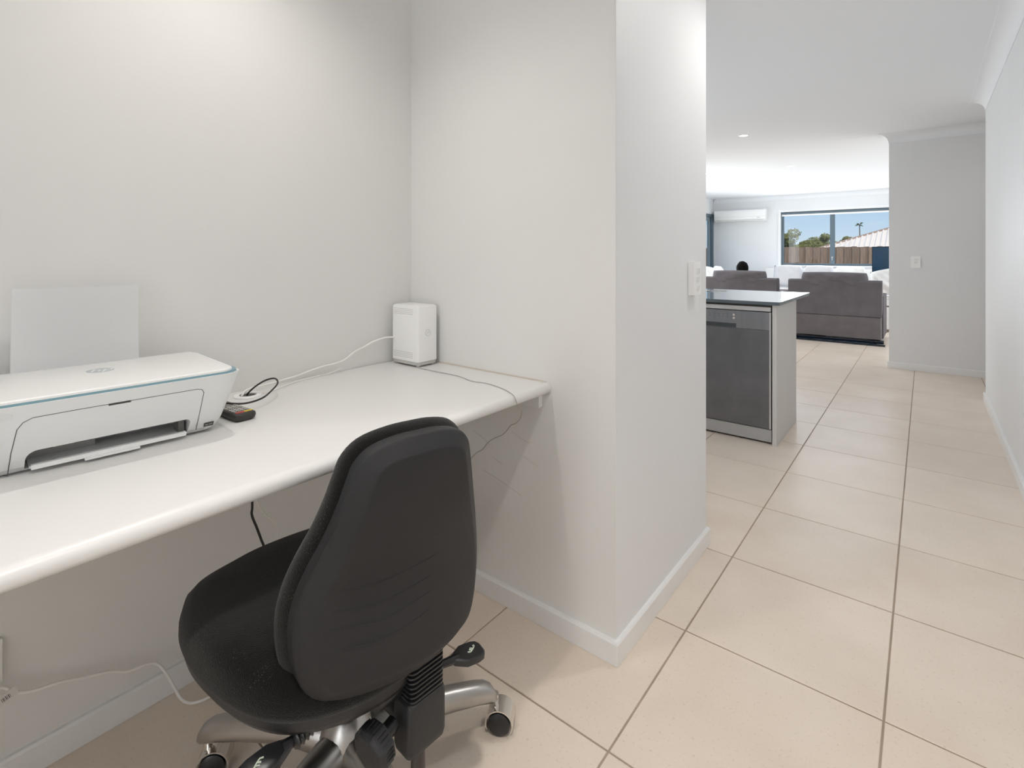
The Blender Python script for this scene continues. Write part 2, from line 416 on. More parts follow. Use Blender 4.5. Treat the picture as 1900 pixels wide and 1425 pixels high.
# patio door on the left wall
dr = empty('door_1', (0, 0, 0)); dr['kind'] = 'structure'
bm = bmesh.new()
box(bm, XL - .08, XL + .03, 11.86, 11.93, 0, 2.08); box(bm, XL - .08, XL - .0, 9.2, 9.27, 0, 2.08); box(bm, XL - .08, XL, 9.27, 11.86, 2.01, 2.08); box(bm, XL - .08, XL, 9.27, 11.86, 0, .03)
link('door_frame', bm, framem, dr)
bm = bmesh.new()
for a, b in ((9.27, 10.6), (10.52, 11.86)):
    box(bm, XL - .06, XL - .03, a, a + .08, .03, 2.01); box(bm, XL - .06, XL - .03, b - .08, b, .03, 2.01)
    box(bm, XL - .06, XL - .03, a + .08, b - .08, .03, .12); box(bm, XL - .06, XL - .03, a + .08, b - .08, 1.93, 2.01)
link('sash', bm, mat('sash_metal', (.30, .36, .40), .4, .3), dr)
link('pane', bx(XL - .048, XL - .042, 9.35, 10.52, .12, 1.93), glassm, dr); link('pane', bx(XL - .048, XL - .042, 10.6, 11.78, .12, 1.93), glassm, dr)

# pencil-thin scuffs on the end wall below the desk
scm = mat('scuff', (.55, .51, .48), .8)
YW = bpy.data.objects['wall_alcove_end']
for pts in ([(-1.245, .548), (-1.20, .532), (-1.165, .513)], [(-1.07, .582), (-1.03, .565), (-.995, .558)], [(-1.02, .510), (-.99, .500), (-.96, .490)], [(-1.20, .42), (-1.12, .405), (-1.03, .38)], [(-1.15, .475), (-1.11, .462)]):
    bm = bmesh.new(); tube(bm, [(x, YE - .0001, z) for x, z in pts], .0006, 5); link('scuff_mark', bm, scm, YW)
# ------------------------------------------------------------------ desk
desk = empty('built_in_desk', (XB, 0, 0), 0, 'long white laminate wall desk with rounded front edge in the alcove', 'desk')
bm = bmesh.new(); fx = -.912 - XB; zt = .765; th = .034; rb = .019
prof = [(0.001, zt), (fx - rb, zt)]
prof += [(fx - rb + rb * math.sin(R(a)), zt - rb * .9 + rb * .9 * math.cos(R(a))) for a in (15, 30, 45, 60, 75, 90)]
prof += [(fx - rb + rb * math.sin(R(a)), zt - th + rb * .75 + rb * .75 * math.cos(R(a))) for a in (105, 125, 145, 165, 180)]
prof += [(0.001, zt - th)]
rings(bm, [[(x, -1.178, z) for x, z in prof], [(x, YE - .001, z) for x, z in prof]])
link('worktop', bm, deskm, desk, smooth=35)
link('support_batten', bx(.022, -.945 - XB, YE - .021, YE - .001, .686, zt - th - .0005), trimm, desk, bevel=.001)
link('support_batten', bx(.001, .021, -1.17, YE - .001, .686, zt - th - .0005), trimm, desk, bevel=.001)
link('sealant', bx(.002, fx - .02, YE - .0045, YE - .001, zt + .0003, zt + .0035), mat('sealant', (.70, .62, .54), .5), desk)
# cable grommet
g = empty('cable_grommet', (-1.505, .682, zt), 0, 'round white cable grommet set in the desk behind the printer', 'grommet')
bm = bmesh.new()
n = 32
rs = [[(rr * math.cos(2 * math.pi * k / n), rr * math.sin(2 * math.pi * k / n), z) for k in range(n)] for rr, z in ((.037, .0004), (.037, .002), (.035, .004), (.024, .0045), (.022, .0035), (.022, .0008))]
rings(bm, rs, cap=False); link('flange', bm, whitepl, g, smooth=40)
bm = bmesh.new(); bm.faces.new([bm.verts.new((.022 * math.cos(2 * math.pi * k / n), .022 * math.sin(2 * math.pi * k / n), .0009)) for k in range(n)]); link('hole', bm, seam, g)

# ------------------------------------------------------------------ printer
PR = empty('inkjet_printer', (-1.357, .318, zt), R(-3.8), 'white inkjet printer with teal rim and grey round logo on the desk', 'printer')
PR.scale = (1.03, 1.03, 1.03)      # local +x is the front, +y to the picture's right
def outl(xf, hw, xb, z, r):
    return [(x, y, z) for x, y in rrect(xb, xf, -hw, hw, r, 8)]
def face_x(z): return .077 + .082 * min(z, .14) / .14
levels = [(.003, .066, .178, -.10, .022), (.006, .073, .186, -.115, .026), (.014, .080, .193, -.13, .030), (.03, face_x(.03) + .0, .197, -.137, .03), (.06, face_x(.06), .2025, -.142, .032), (.10, face_x(.10), .2085, -.146, .034), (.136, face_x(.136), .2135, -.149, .036), (.1385, face_x(.1385), .2137, -.149, .036), (.1385, face_x(.1385) - .004, .2100, -.146, .033), (.1365, face_x(.1385) - .005, .2090, -.145, .032)]
bm = bmesh.new(); rings(bm, [outl(xf, hw, xb, z, r) for z, xf, hw, xb, r in levels])
body = link('body', bm, printw, PR)
# output slot
bm = bmesh.new()
prof = [(.128, .009), (.128, .034)] + [(.118 + .010 * math.cos(R(a)), .035 + .010 * math.sin(R(a))) for a in range(15, 91, 15)] + [(-.110 - .016 * math.sin(R(a)), .029 + .016 * math.cos(R(a))) for a in range(0, 91, 15)] + [(-.126, .009)]
rings(bm, [[(x, y, z) for y, z in prof] for x in (.0, .2)])
bmesh.ops.recalc_face_normals(bm, faces=bm.faces)
cut = link('cutter', bm, printgrey); cut.parent = PR
bpy.context.view_layer.update(); apply_bool(body, cut)
bm = bmesh.new(); box(bm, .113, .17, -.017, .017, .110, .1145); bmesh.ops.recalc_face_normals(bm, faces=bm.faces)
cut = link('cutter', bm, printgrey); cut.parent = PR
bpy.context.view_layer.update(); apply_bool(body, cut)
body.data.materials.clear(); body.data.materials.append(printw); body.data.materials.append(printgrey)
for p in body.data.polygons:
    c = p.center; p.material_index = 1 if (.0 <= c.x < face_x(c.z) - .004 and abs(c.y) < .129 and .010 < c.z < .046 and p.area < .05) else 0
    p.use_smooth = True
body.data.set_sharp_from_angle(angle=R(32))
link('notch_recess', bx(.112, face_x(.112) - .006, -.0165, .0165, .1103, .1143), seam, PR)
bm = bmesh.new(); rings(bm, [outl(face_x(.1385) - .0052, .2088, -.1448, .1366, .032), outl(face_x(.1385) - .0056, .2086, -.1448, .1424, .032)])
link('teal_rim', bm, teal, PR)
bm = bmesh.new()
def lid(z, q): return [(x, y, z) for x, y in rrect(-.118 + q, .1525 - q, -.203 + q, .199 - q, .028 - q, 10)]
rings(bm, [lid(.1425, 0), lid(.1462, 0), lid(.1482, .0015), lid(.1487, .004)])
link('scanner_lid', bm, printlid, PR, smooth=35)
bm = bmesh.new(); rings(bm, [[(x, y, z) for x, y in rrect(-.146, -.119, -.205, .197, .008, 5)] for z in (.1426, .145)])
link('rear_feed_cover', bm, printw, PR, smooth=35)
# door seam
dz = [(-.1475, .004), (-.1445, .05), (-.139, .094), (-.132, .106), (-.120, .1125), (-.06, .1135), (.06, .1135), (.128, .1135), (.137, .111), (.142, .103), (.1425, .06), (.1425, .014)]
bm = bmesh.new(); tube(bm, [(face_x(z) - .0001 if z > .03 else face_x(.03) - (.03 - z) * .55 + .0, y, z) for y, z in dz], .0007, 6)
link('door_seam', bm, seam, PR, smooth=60)
# tray inside the slot
bm = bmesh.new()
box(bm, .0, .088, -.120, .124, .0105, .0135); box(bm, .084, .093, -.118, .122, .0085, .0165)
link('paper_tray', bm, printw, PR, bevel=.001)
link('tray_extension', bx(.088, .101, -.045, .040, .0062, .0100), printw, PR, bevel=.001)
bm = bmesh.new()
box(bm, .022, .028, -.12, .12, .028, .0445); box(bm, .028, .034, -.124, -.02, .0135, .026); 
link('roller_housing', bm, mat('housing', (.42, .42, .41), .5), PR)
bm = bmesh.new()
for a, b in ((-.115, -.09), (-.06, -.035), (.04, .062), (.085, .105)): box(bm, face_x(.045) - .006, face_x(.045) - .0012, a, b, .0432, .0449)
link('star_wheel_slots', bm, seam, PR)['kind'] = 'stuff'
bm = bmesh.new(); box(bm, .045, .075, .112, .123, .0135, .036); link('ink_latch', bm, mat('inkgrey', (.16, .16, .15), .5), PR)
# sticker, label plate and printing
nrm_tilt = math.atan2(.082, .14)
def on_face(y, z, off=.0004): return (face_x(z) + off, y, z)
fr = (R(90) + nrm_tilt, 0, R(90))
fr = (R(90) + nrm_tilt * 1.0, 0, R(90))
bm = bmesh.new(); box(bm, -.0095, .0095, -.0055, .0055, 0, .0004)
st = link('sticker', bm, mat('sticker', (.05, .05, .05), .4), PR); st.location = on_face(.166, .021, -.0006); st.rotation_euler = fr
text('sticker_print', 'hp ink', .0055, (0, 0, .0005), (0, 0, 0), mat('print_pale', (.5, .5, .5), .5), st, ext=.0001)
bm = bmesh.new(); rings(bm, [[(x, y, z) for x, y in rrect(-.045, .02, -.0075, .0075, .003, 4)] for z in (0, .0004)])
lp = link('name_plate', bm, mat('plate', (.76, .775, .77), .3), PR); lp.location = on_face(-.166, .1215, .0001); lp.rotation_euler = fr
text('model_number', '2623', .0075, (-.002, .0015, .0005), (0, 0, 0), mat('print_grey', (.42, .42, .42), .5), lp, ext=.0001)
bm = bmesh.new(); rings(bm, [[(.0235 * math.cos(2 * math.pi * k / 40), .0235 * math.sin(2 * math.pi * k / 40), z) for k in range(40)] for z in (0, .0003)])
lg = link('round_logo', bm, mat('logo_grey', (.50, .55, .58), .35, .1), PR); lg.location = (-.0225, -.003, .1487); lg.rotation_euler = (0, 0, R(90))
text('logo_letters', 'hp', .040, (0, .0015, .0004), (0, 0, 0), printlid, lg, shear=.32, ext=.0002)

# sheet of paper standing in the rear feed, leaning on the wall
bm = bmesh.new(); rs = []
for k in range(13):
    t = k / 12; z = .10 + t * .226
    x = -1.482 - .060 * t + .02 * (t - .5) ** 2
    cy = .302 + .012 * t; hw = .109 + .005 * t
    rs.append([(x - .006 * math.sin(math.pi * (s * .5 + .5)) * (1 - t) * 1.0 + .003 * s * t, cy + s * hw + .004 * (1 - t) * s, zt + z) for s in (-1, -.6, -.2, .2, .6, 1)])
vs = rings(bm, rs, close=False, cap=False)
bmesh.ops.solidify(bm, geom=bm.faces[:], thickness=.0004)
tag(link('paper_sheet', bm, paperm, smooth=60), 'blank white paper sheet standing upright in the rear feed of the printer', 'paper')

# ------------------------------------------------------------------ router box in the corner
rt = empty('wifi_router', (-1.477, 1.273, zt), 0, 'white upright box-shaped wifi router in the corner of the desk', 'router')
bm = bmesh.new(); hx, hy = .073, .047
rs = []
for q, z in ((0, .018), (0, .212), (.003, .2165), (.008, .219)):
    rs.append([(x, y, z) for x, y in rrect(-hx + q, hx - q, -hy + q, hy - q, .009, 6)])
rings(bm, rs); link('casing', bm, whitepl, rt, smooth=40)
bm = bmesh.new(); rings(bm, [[(x, y, z) for x, y in rrect(-hx + .001, hx - .001, -hy + .001, hy - .001, .012, 6)] for z in (.006, .018)]); link('base_band', bm, mat('band_grey', (.55, .54, .52), .5), rt, smooth=40)
for sx in (-1, 1):
    for sy in (-1, 1):
        bm = bmesh.new(); cyl(bm, (sx * .058, sy * .033, .0002), (sx * .058, sy * .033, .0065), .007, n=12); link('foot', bm, offwhite, rt, smooth=40)
vm_ = mat('vent_shadow', (.62, .61, .59), .6)
bm = bmesh.new()
for z in (.204, .198, .192, .186, .048, .042, .036, .030):
    box(bm, -.062, .045, -hy - .0003, -hy + .001, z, z + .0016)
link('vent_lines', bm, vm_, rt)['kind'] = 'stuff'
bm = bmesh.new()
for r0 in (.012,):
    pts = [(hx + .0002, r0 * math.cos(2 * math.pi * k / 24), .12 + r0 * math.sin(2 * math.pi * k / 24)) for k in range(25)]
    tube(bm, pts, .0007, 6)
pts = [(hx + .0002, -.005, .113), (hx + .0002, -.002, .124), (hx + .0002, .0, .117), (hx + .0002, .003, .127), (hx + .0002, .006, .118)]
tube(bm, pts, .0006, 6)
link('round_logo', bm, vm_, rt, smooth=60)

# ------------------------------------------------------------------ remote control
rc = empty('remote_control', (-1.352, .573, zt), R(3), 'black remote control with coloured buttons beside the printer', 'remote')
bm = bmesh.new()
rs = [[(x, y, z) for x, y in rrect(-.075 + q, .075 - q, -.026 + q, .026 - q, .010, 5)] for q, z in ((.006, .0005), (.002, .004), (0, .012), (.001, .017), (.004, .0195))]
rings(bm, rs); link('shell', bm, mat('remote_shell', (.035, .032, .03), .45), rc, smooth=40)
bm = bmesh.new(); rings(bm, [[(x, y, z) for x, y in rrect(-.069, .069, -.021, .021, .007, 4)] for z in (.0193, .0200)]); link('face_plate', bm, mat('remote_face', (.10, .09, .085), .5), rc)
def key(x, y, m, w_=.0035, l=.0022):
    bm = bmesh.new(); rings(bm, [[(x + a, y + b, z) for a, b in rrect(-l, l, -w_, w_, .001, 3)] for z in (.0199, .0213)]); return link('button', bm, m, rc)
for y, c in ((-.015, (.55, .05, .04)), (-.005, (.05, .25, .12)), (.005, (.75, .55, .03)), (.015, (.06, .10, .45))):
    key(.060, y, mat('key%0.2f' % y, c, .4), .0043, .0042)
kg = mat('key_grey', (.42, .41, .39), .5); kw = mat('key_white', (.65, .64, .62), .5)
for k in range(9):
    for y in (-.015, -.005, .005, .015): key(.048 - k * .011, y, kw if (k % 3) else kg, .0036, .0026)

# ------------------------------------------------------------------ cables
def tcable(name, pts, r, m, label, k=8):
    return tag(cable(name, pts, r, m, k=k), label, 'cable')
tcable('black_cable', [(-1.505, .678, .762), (-1.50, .682, .775), (-1.492, .70, .792), (-1.482, .722, .805), (-1.462, .738, .810), (-1.425, .728, .805), (-1.395, .697, .796), (-1.365, .655, .788), (-1.362, .61, .785), (-1.385, .575, .789), (-1.43, .555, .788), (-1.46, .545, .775)], .0024, cabb, 'black cable looping up out of the desk grommet beside the remote control')
tcable('router_power_cable', [(-1.512, .668, .764), (-1.520, .682, .776), (-1.528, .705, .779), (-1.545, .74, .776), (-1.552, .80, .778), (-1.555, .855, .782), (-1.556, .90, .790), (-1.556, .95, .797), (-1.556, 1.00, .800), (-1.556, 1.035, .808), (-1.556, 1.07, .828), (-1.555, 1.11, .840), (-1.553, 1.145, .853), (-1.545, 1.185, .862), (-1.54, 1.215, .862), (-1.53, 1.232, .860)], .0032, cabw, 'white power cable running along the wall to the router')
tcable('white_desk_cable', [(-1.498, .700, .7705), (-1.49, .735, .7685), (-1.515, .79, .7685), (-1.545, .86, .7685), (-1.555, .92, .7685), (-1.556, .97, .7695), (-1.557, 1.02, .780)], .0017, cabw, 'thin white cable lying flat on the desk by the grommet')
tcable('grey_wire', [(-1.41, 1.226, .7665), (-1.36, 1.222, .7665), (-1.30, 1.218, .768), (-1.24, 1.224, .7665), (-1.18, 1.214, .768), (-1.12, 1.200, .7665), (-1.07, 1.206, .767), (-1.02, 1.200, .7665), (-.975, 1.185, .7668), (-.94, 1.168, .7668), (-.916, 1.158, .762), (-.9085, 1.157, .750), (-.9075, 1.165, .736), (-.910, 1.185, .716), (-.925, 1.20, .690), (-.957, 1.222, .662), (-1.00, 1.245, .638), (-1.03, 1.262, .610), (-1.06, 1.275, .588), (-1.10, 1.285, .566), (-1.135, 1.295, .542), (-1.165, 1.30, .510), (-1.21, 1.312, .480), (-1.26, 1.318, .42), (-1.28, 1.318, .33), (-1.30, 1.317, .2), (-1.31, 1.315, .071)], .0013, cabg, 'thin grey wire hanging over the desk front edge near the end wall')
tcable('black_power_cable', [(-1.45, .662, .729), (-1.45, .668, .60), (-1.45, .669, .479), (-1.448, .667, .45), (-1.452, .682, .408), (-1.452, .694, .37), (-1.45, .704, .33), (-1.46, .72, .2), (-1.50, .74, .08)], .0034, cabb, 'black power cable hanging below the desk behind the chair')
tcable('white_hanging_cable', [(-1.51, .675, .729), (-1.51, .68, .56), (-1.50, .706, .455), (-1.50, .722, .42), (-1.505, .752, .385), (-1.505, .766, .36), (-1.51, .768, .32), (-1.53, .765, .2), (-1.55, .76, .09)], .0019, cabw, 'thin white cable hanging below the desk beside the black one')
fc = empty('floor_power_cable', (0, 0, 0), 0, 'thick white cable running down the wall and onto the floor under the desk', 'cable')
cable('cord', [(-1.548, .08, .27), (-1.548, .13, .262), (-1.548, .183, .239), (-1.548, .205, .215), (-1.548, .234, .198), (-1.548, .28, .187), (-1.548, .33, .168), (-1.548, .375, .152), (-1.548, .41, .131), (-1.546, .45, .125), (-1.544, .472, .112), (-1.538, .49, .08), (-1.53, .505, .04), (-1.515, .515, .012), (-1.49, .525, .006), (-1.472, .545, .006), (-1.468, .575, .006), (-1.485, .62, .006), (-1.50, .70, .006), (-1.48, .80, .006)], .0036, cabw, fc)
bm = bmesh.new(); box(bm, -.0005, .0005, -.016, .016, -.020, .0); lb = link('paper_label', bm, mat('label_white', (.75, .74, .72), .6), fc); lb.location = (-1.542, .190, .226); lb.rotation_euler = (R(20), 0, 0)
bm = bmesh.new()
for k in range(7): box(bm, .0005, .0009, -.010 + k * .0022, -.010 + k * .0022 + (.0012 if k % 2 else .0007), -.016, -.007)
link('barcode', bm, seam, lb)
# wall outlet at the left below the desk
ol = empty('wall_outlet', (XB, .10, .288), 0, 'white power outlet with plug-in adaptor low on the wall under the desk', 'outlet')
link('cover_plate', bx(.0005, .012, -.03, .088, -.045, .045), whitepl, ol, bevel=.003)
link('plug_adaptor', bx(.012, .05, -.02, .045, -.035, .03), whitepl, ol, bevel=.004)
bm = bmesh.new(); box(bm, .012, .016, .055, .068, .012, .032); link('rocker_switch', bm, trimm, ol, bevel=.001)

# ------------------------------------------------------------------ switches
def switch_plate(name, loc, rz, w_, h_, d_, n_, label):
    s = empty(name, loc, rz, label, 'switch')      # local +x out of the wall
    link('cover_plate', bx(.0005, d_, -w_ / 2, w_ / 2, -h_ / 2, h_ / 2), whitepl, s, bevel=.003)
    for k in range(n_):
        z = h_ * (.22 - .26 * k)
        bm = bmesh.new(); v = box(bm, d_, d_ + .004, -.010, .010, z - .010, z + .010)
        v[5].co.x += .003; v[6].co.x += .003
        link('rocker', bm, trimm, s, bevel=.0008)
    return s
switch_plate('light_switch', (XP, 1.955, 1.078), 0, .076, .124, .022, 3, 'white three-rocker light switch on the pier by the alcove')
switch_plate('light_switch', (-.073, YS, 1.094), R(-90), .078, .118, .012, 2, 'white light switch on the grey stub wall at the hall end')

# ------------------------------------------------------------------ office chair
TH = R(-9)
CH = empty('office_chair', (-.974, .651, 0), TH, 'black swivel office chair with polished aluminium star base, back to the camera', 'chair')
# local +x = towards the back, +y = picture right
def smooth_closed(pts, n):
    m = len(pts); o = []
    for i in range(n):
        t = i * m / n; k = int(t); f = t - k
        p = [Vector(pts[(k + d) % m]) for d in (-1, 0, 1, 2)]
        o.append(.5 * ((2 * p[1]) + (p[2] - p[0]) * f + (2 * p[0] - 5 * p[1] + 4 * p[2] - p[3]) * f * f + (3 * p[1] - p[0] - 3 * p[2] + p[3]) * f ** 3))
    return o
def hwfun(tab, z):
    for (a, ha), (b, hb) in zip(tab, tab[1:]):
        if z <= b:
            t = (z - a) / (b - a); t = max(0, min(1, t)); return ha + (hb - ha) * t
    return tab[-1][1]
def back_outline(grow=0., n=96):
    right = [(.0, .411), (.07, .413), (.135, .419), (.168, .440), (.185, .482), (.191, .535), (.186, .585), (.170, .64), (.151, .69), (.135, .74), (.124, .78), (.113, .812), (.088, .835), (.045, .846), (0.0001, .848)]
    pts = right + [(-a, b) for a, b in reversed(right[1:-1])]
    pts = [(a, b, 0) for a, b in pts]
    o = smooth_closed(pts, n); c = Vector((0, .64, 0))
    if grow:
        o2 = []
        for i, p in enumerate(o):
            t = (o[(i + 1) % n] - o[i - 1]).normalized(); nn = Vector((t.y, -t.x, 0)); o2.append(p + nn * grow)
        o = o2
    return o
def bdepth(y, z):
    # surface of the back: leans, bulges at the lumbar, wraps forward at the sides
    v = .256 + .022 * (z - .43) / .42 - .014 * math.exp(-((z - .60) / .10) ** 2)
    return v - .046 * (abs(y) / .18) ** 2 * (1 - .5 * (z - .43) / .42)
def ring_scaled(ol, s, cz=.64):
    return [((p.x) * s, cz + (p.y - cz) * s) for p in ol]
def inset(ol, dist):
    n = len(ol); o = []
    for i, p in enumerate(ol):
        t = (ol[(i + 1) % n] - ol[i - 1]).normalized(); nn = Vector((t.y, -t.x, 0)); o.append((p.x - nn.x * dist, p.y - nn.y * dist))
    return o
OL = back_outline(0., 144)
def groove(y, z): return 0
bm = bmesh.new()
rs = []
for dist, off in ((.004, -.030), (.0, -.026), (.0, -.006), (.0008, -.003), (.003, -.0005), (.006, .0008), (.026, .0155), (.029, .0168), (.036, .0170)):
    rs.append([(bdepth(y, z) + off, y, z) for y, z in inset(OL, dist)])
base = inset(OL, .036)
for k in range(1, 48):
    s = 1 - k / 48
    rs.append([(bdepth(y * s, .64 + (z - .64) * s) + .0170 + groove(y * s, .64 + (z - .64) * s), y * s, .64 + (z - .64) * s) for y, z in base])
vs = rings(bm, rs, cap=False)
bm.faces.new(vs[-1]) 
bmesh.ops.rotate(bm, verts=bm.verts, cent=(0, 0, .62), matrix=Matrix.Rotation(R(-2), 3, 'X')); bmesh.ops.translate(bm, verts=bm.verts, vec=(0, .006, 0)); link('back_shell', bm, shellm, CH, smooth=28)
for pts in (
[(-0.139, 0.6193), (-0.0989, 0.6099), (-0.0477, 0.6101), (0.0259, 0.6142), (0.1052, 0.6185)] ,
[(-0.1512, 0.5882), (-0.1109, 0.5782), (-0.0632, 0.5748), (0.0152, 0.5792), (0.1122, 0.5859)] ,
[(-0.1541, 0.5581), (-0.111, 0.5499), (-0.0637, 0.5453), (0.0146, 0.5509), (0.1074, 0.557)] ,
[(-0.1412, 0.5224), (-0.1075, 0.5157), (-0.0647, 0.5128), (0.0076, 0.5196), (0.0908, 0.5282)] ,
):
    gp = []
    for y, z in pts:
        yu = y - .006; a = R(2); yy = yu * math.cos(a) - (z - .62) * math.sin(a); zz = yu * math.sin(a) + (z - .62) * math.cos(a) + .62
        gp.append((bdepth(yy, zz) + .0166, y, z))
    bm = bmesh.new(); c_ = crom(gp, 8); n_ = len(c_); tube(bm, c_, [.0016 * min(1, .15 + k_ / 8, .15 + (n_ - 1 - k_) / 8) for k_ in range(n_)], 8)
    link('groove', bm, mat('groove_shade', (.008, .008, .009), .6), bpy.data.objects['back_shell'], smooth=60)  # dark tubes paint in the shade of the shell's shallow grooves
# upholstered pad in front of the shell
bm = bmesh.new(); rs = []
OLc = back_outline(0., 96)
for dist, off in ((.010, -.024), (-.003, -.030), (-.009, -.040), (-.011, -.052), (-.006, -.064), (.008, -.073), (.03, -.078), (.06, -.080)):
    rs.append([(bdepth(y, z) + off, y, z) for y, z in inset(OLc, dist)])
base = inset(OLc, .06)
for k in range(1, 6):
    s = 1 - k / 6
    rs.append([(bdepth(y * s, .64 + (z - .64) * s) - .081, y * s, .64 + (z - .64) * s) for y, z in base])
vs = rings(bm, rs, cap=False); bm.faces.new(vs[-1])
bmesh.ops.rotate(bm, verts=bm.verts, cent=(0, 0, .62), matrix=Matrix.Rotation(R(-2), 3, 'X')); bmesh.ops.translate(bm, verts=bm.verts, vec=(0, .006, 0)); link('back_pad', bm, fabm, CH, smooth='all')
# seat
SO = [(.245, -.06), (.228, -.14), (.19, -.205), (.13, -.25), (.05, -.280), (-.05, -.295), (-.14, -.285), (-.22, -.24), (-.275, -.16), (-.295, -.06), (-.29, .04), (-.25, .14), (-.17, .205), (-.05, .225), (.08, .2), (.18, .13), (.235, .03)]
SOs = smooth_closed([(x, y, 0) for x, y in SO], 96)
SC = Vector((-.03, -.022, 0))
def sring(s, z, droop=0):
    o = []
    for p in SOs:
        q = SC + (p - SC) * s
        zz = z + .020 - droop * max(0, -(q.x + .17)) * 1.2 - .02 * max(0, min(1, (q.x - .05) / .2)) * (1 if s > .2 else 0)
        o.append((q.x, q.y, zz))
    return o
bm = bmesh.new()
vs = rings(bm, [sring(.955, .392), sring(.985, .396), sring(1.0, .408, .3), sring(.998, .425, .3), sring(.975, .449, .3), sring(.92, .463, .25), sring(.80, .470, .15), sring(.6, .466), sring(.4, .463), sring(.2, .462)], cap=False)
bm.faces.new(vs[-1]); bm.faces.new(list(reversed(vs[0])))
link('seat_cushion', bm, fabm, CH, smooth='all')
bm = bmesh.new()
vs = rings(bm, [sring(.60, .343), sring(.82, .348), sring(.93, .362), sring(.972, .380), sring(.978, .396), sring(.95, .398)], cap=False)
bm.faces.new(list(reversed(vs[0]))); bm.faces.new(vs[-1])
link('seat_pan', bm, blackpl, CH, smooth=50)
# back upright: bellows, housing, knob, levers (laid out in world axes about the column, turned into the chair's frame)
def turn(bm, deg=5.0):
    bmesh.ops.rotate(bm, verts=bm.verts, cent=(0, 0, 0), matrix=Matrix.Rotation(R(deg), 3, 'Z')); return bm
def W2L(p):
    q = Matrix.Rotation(-TH, 3, 'Z') @ Vector((p[0] + .974, p[1] - .651, 0)); return Vector((q.x, q.y, p[2]))
BX0, BX1, BY0, BY1 = .196, .250, -.020, .068
bm = bmesh.new(); rs = []
for k in range(12):
    z = .344 + k * .0086
    for q, dz in ((.0045, 0), (0, .0014), (0, .0046), (.0045, .0062)):
        rs.append([(x, y, z + dz) for x, y in rrect(BX0 + .006 + q, BX1 - .002 - q, BY0 + .006 + q, BY1 - .002 - q, .012, 4)])
rings(bm, rs); link('bellows', turn(bm), blackgl, CH, smooth=30)
bm = bmesh.new()
rs = [[(x, y, z) for x, y in rrect(BX0 + q, BX1 - q, BY0 + q, BY1 - q, .010, 4)] for q, z in ((.008, .240), (.002, .247), (0, .258), (0, .332), (.002, .340), (.009, .345))]
vs = rings(bm, rs)
link('height_housing', turn(bm), blackpl, CH, smooth=40)
bm = bmesh.new(); cyl(bm, (BX1 - .03, .022, .13), (BX1 - .03, .022, .243), .0135, n=20); link('back_tube', turn(bm), mat('brown_tube', (.06, .05, .045), .4), CH, smooth=40)
bm = bmesh.new()
tube(bm, [(BX0 + .004, BY0 + .02, .30), (.15, -.01, .318), (.10, .0, .328), (.02, 0, .330)], [.018, .018, .022, .03], 10)
box(bm, -.08, .11, -.055, .055, .312, .342)
link('tilt_mechanism', turn(bm), blackgl, CH, smooth=40)
bm = bmesh.new(); cyl(bm, (.200, -.062, .362), (.202, -.0685, .362), .0085, n=16); link('bolt', turn(bm), chrome, CH, smooth=40)
bm = bmesh.new(); cyl(bm, (.200, -.062, .360), (.200, -.012, .360), .021, n=18); link('hinge_lug', turn(bm), blackgl, CH, smooth=40)
# tension knob, eight-sided
kc = Vector((.214, -.028, .306)); ax = Vector((.16, -1, -.16)).normalized(); kx, ky = frame(ax)
def kring(d, r, n=8): return [kc + ax * d + kx * r * math.cos(2 * math.pi * (k + .5) / n) + ky * r * math.sin(2 * math.pi * (k + .5) / n) for k in range(n)]
kb = bmesh.new()
rings(kb, [kring(.026, .022), kring(.030, .037), kring(.056, .040), kring(.064, .034), kring(.066, .014)])
bmesh.ops.bevel(kb, geom=[e_ for e_ in kb.edges], offset=.0012, segments=2, affect='EDGES')
kn = link('tension_knob', turn(kb), blackpl, CH, smooth=30)
bm = bmesh.new(); cyl(bm, kc + ax * .0, kc + ax * .030, .014, n=16); link('knob_shaft', turn(bm), blackgl, kn, smooth=40)
bm = bmesh.new()
for k in range(8):
    a0 = 2 * math.pi * k / 8
    for da in (-.2, 0, .2):
        c = kc + (kx * math.cos(a0 + da) + ky * math.sin(a0 + da)) * (.0392 * math.cos(math.pi / 8) / math.cos(da))
        tube(bm, [c + ax * .034, c + ax * .052], .0013, 6)
o = link('knob_ribs', turn(bm), blackgl, kn, smooth=60); o['kind'] = 'stuff'
# paddle levers
def paddle(name, root, tip, up, length, width, stem_r):
    root = Vector(root); tip = Vector(tip); d = (tip - root).normalized(); s = d.cross(Vector(up)).normalized(); u = s.cross(d)
    bm = bmesh.new()
    pb = tip - d * length
    tube(bm, [root, pb + d * .012], [stem_r * .6, stem_r], 10)
    prof = [(0, .35), (.18, .7), (.35, 1), (.75, 1), (.93, .82), (1, .45)]
    o = [(a, b) for a, b in prof] + [(a, -b) for a, b in reversed(prof)]
    rs = []
    for h, q in ((-.009, .9), (-.006, 1), (.004, 1), (.0065, .9)):
        rs.append([pb + d * (.5 + (a - .5) * q) * length + s * b * width / 2 * q + u * h for a, b in o])
    rings(bm, rs)
    ob = link(name, bm, blackgl, CH, smooth=35)
    c = pb + d * length * .6 + u * .0068      # seated figure pictogram
    bm = bmesh.new()
    P = lambda a, b: c + d * a * .0011 + s * b * .0011
    tube(bm, [P(8, -3), P(2, 2), P(-3, -1)], .0017, 6); tube(bm, [P(2, 2), P(-3, 5), P(-8, 3)], .0014, 6)
    tube(bm, [P(9.5, -6), P(8.5, -5)], .0026, 8); tube(bm, [P(5, -1), P(0, -4)], .0011, 6)
    link('pictogram', bm, mat('picto', (.62, .70, .58), .5), ob, smooth=60)
    return ob
paddle('tilt_lever', W2L((-.758, .655, .366)), W2L((-.716, .797, .352)), (.05, .05, 1), .068, .046, .009)
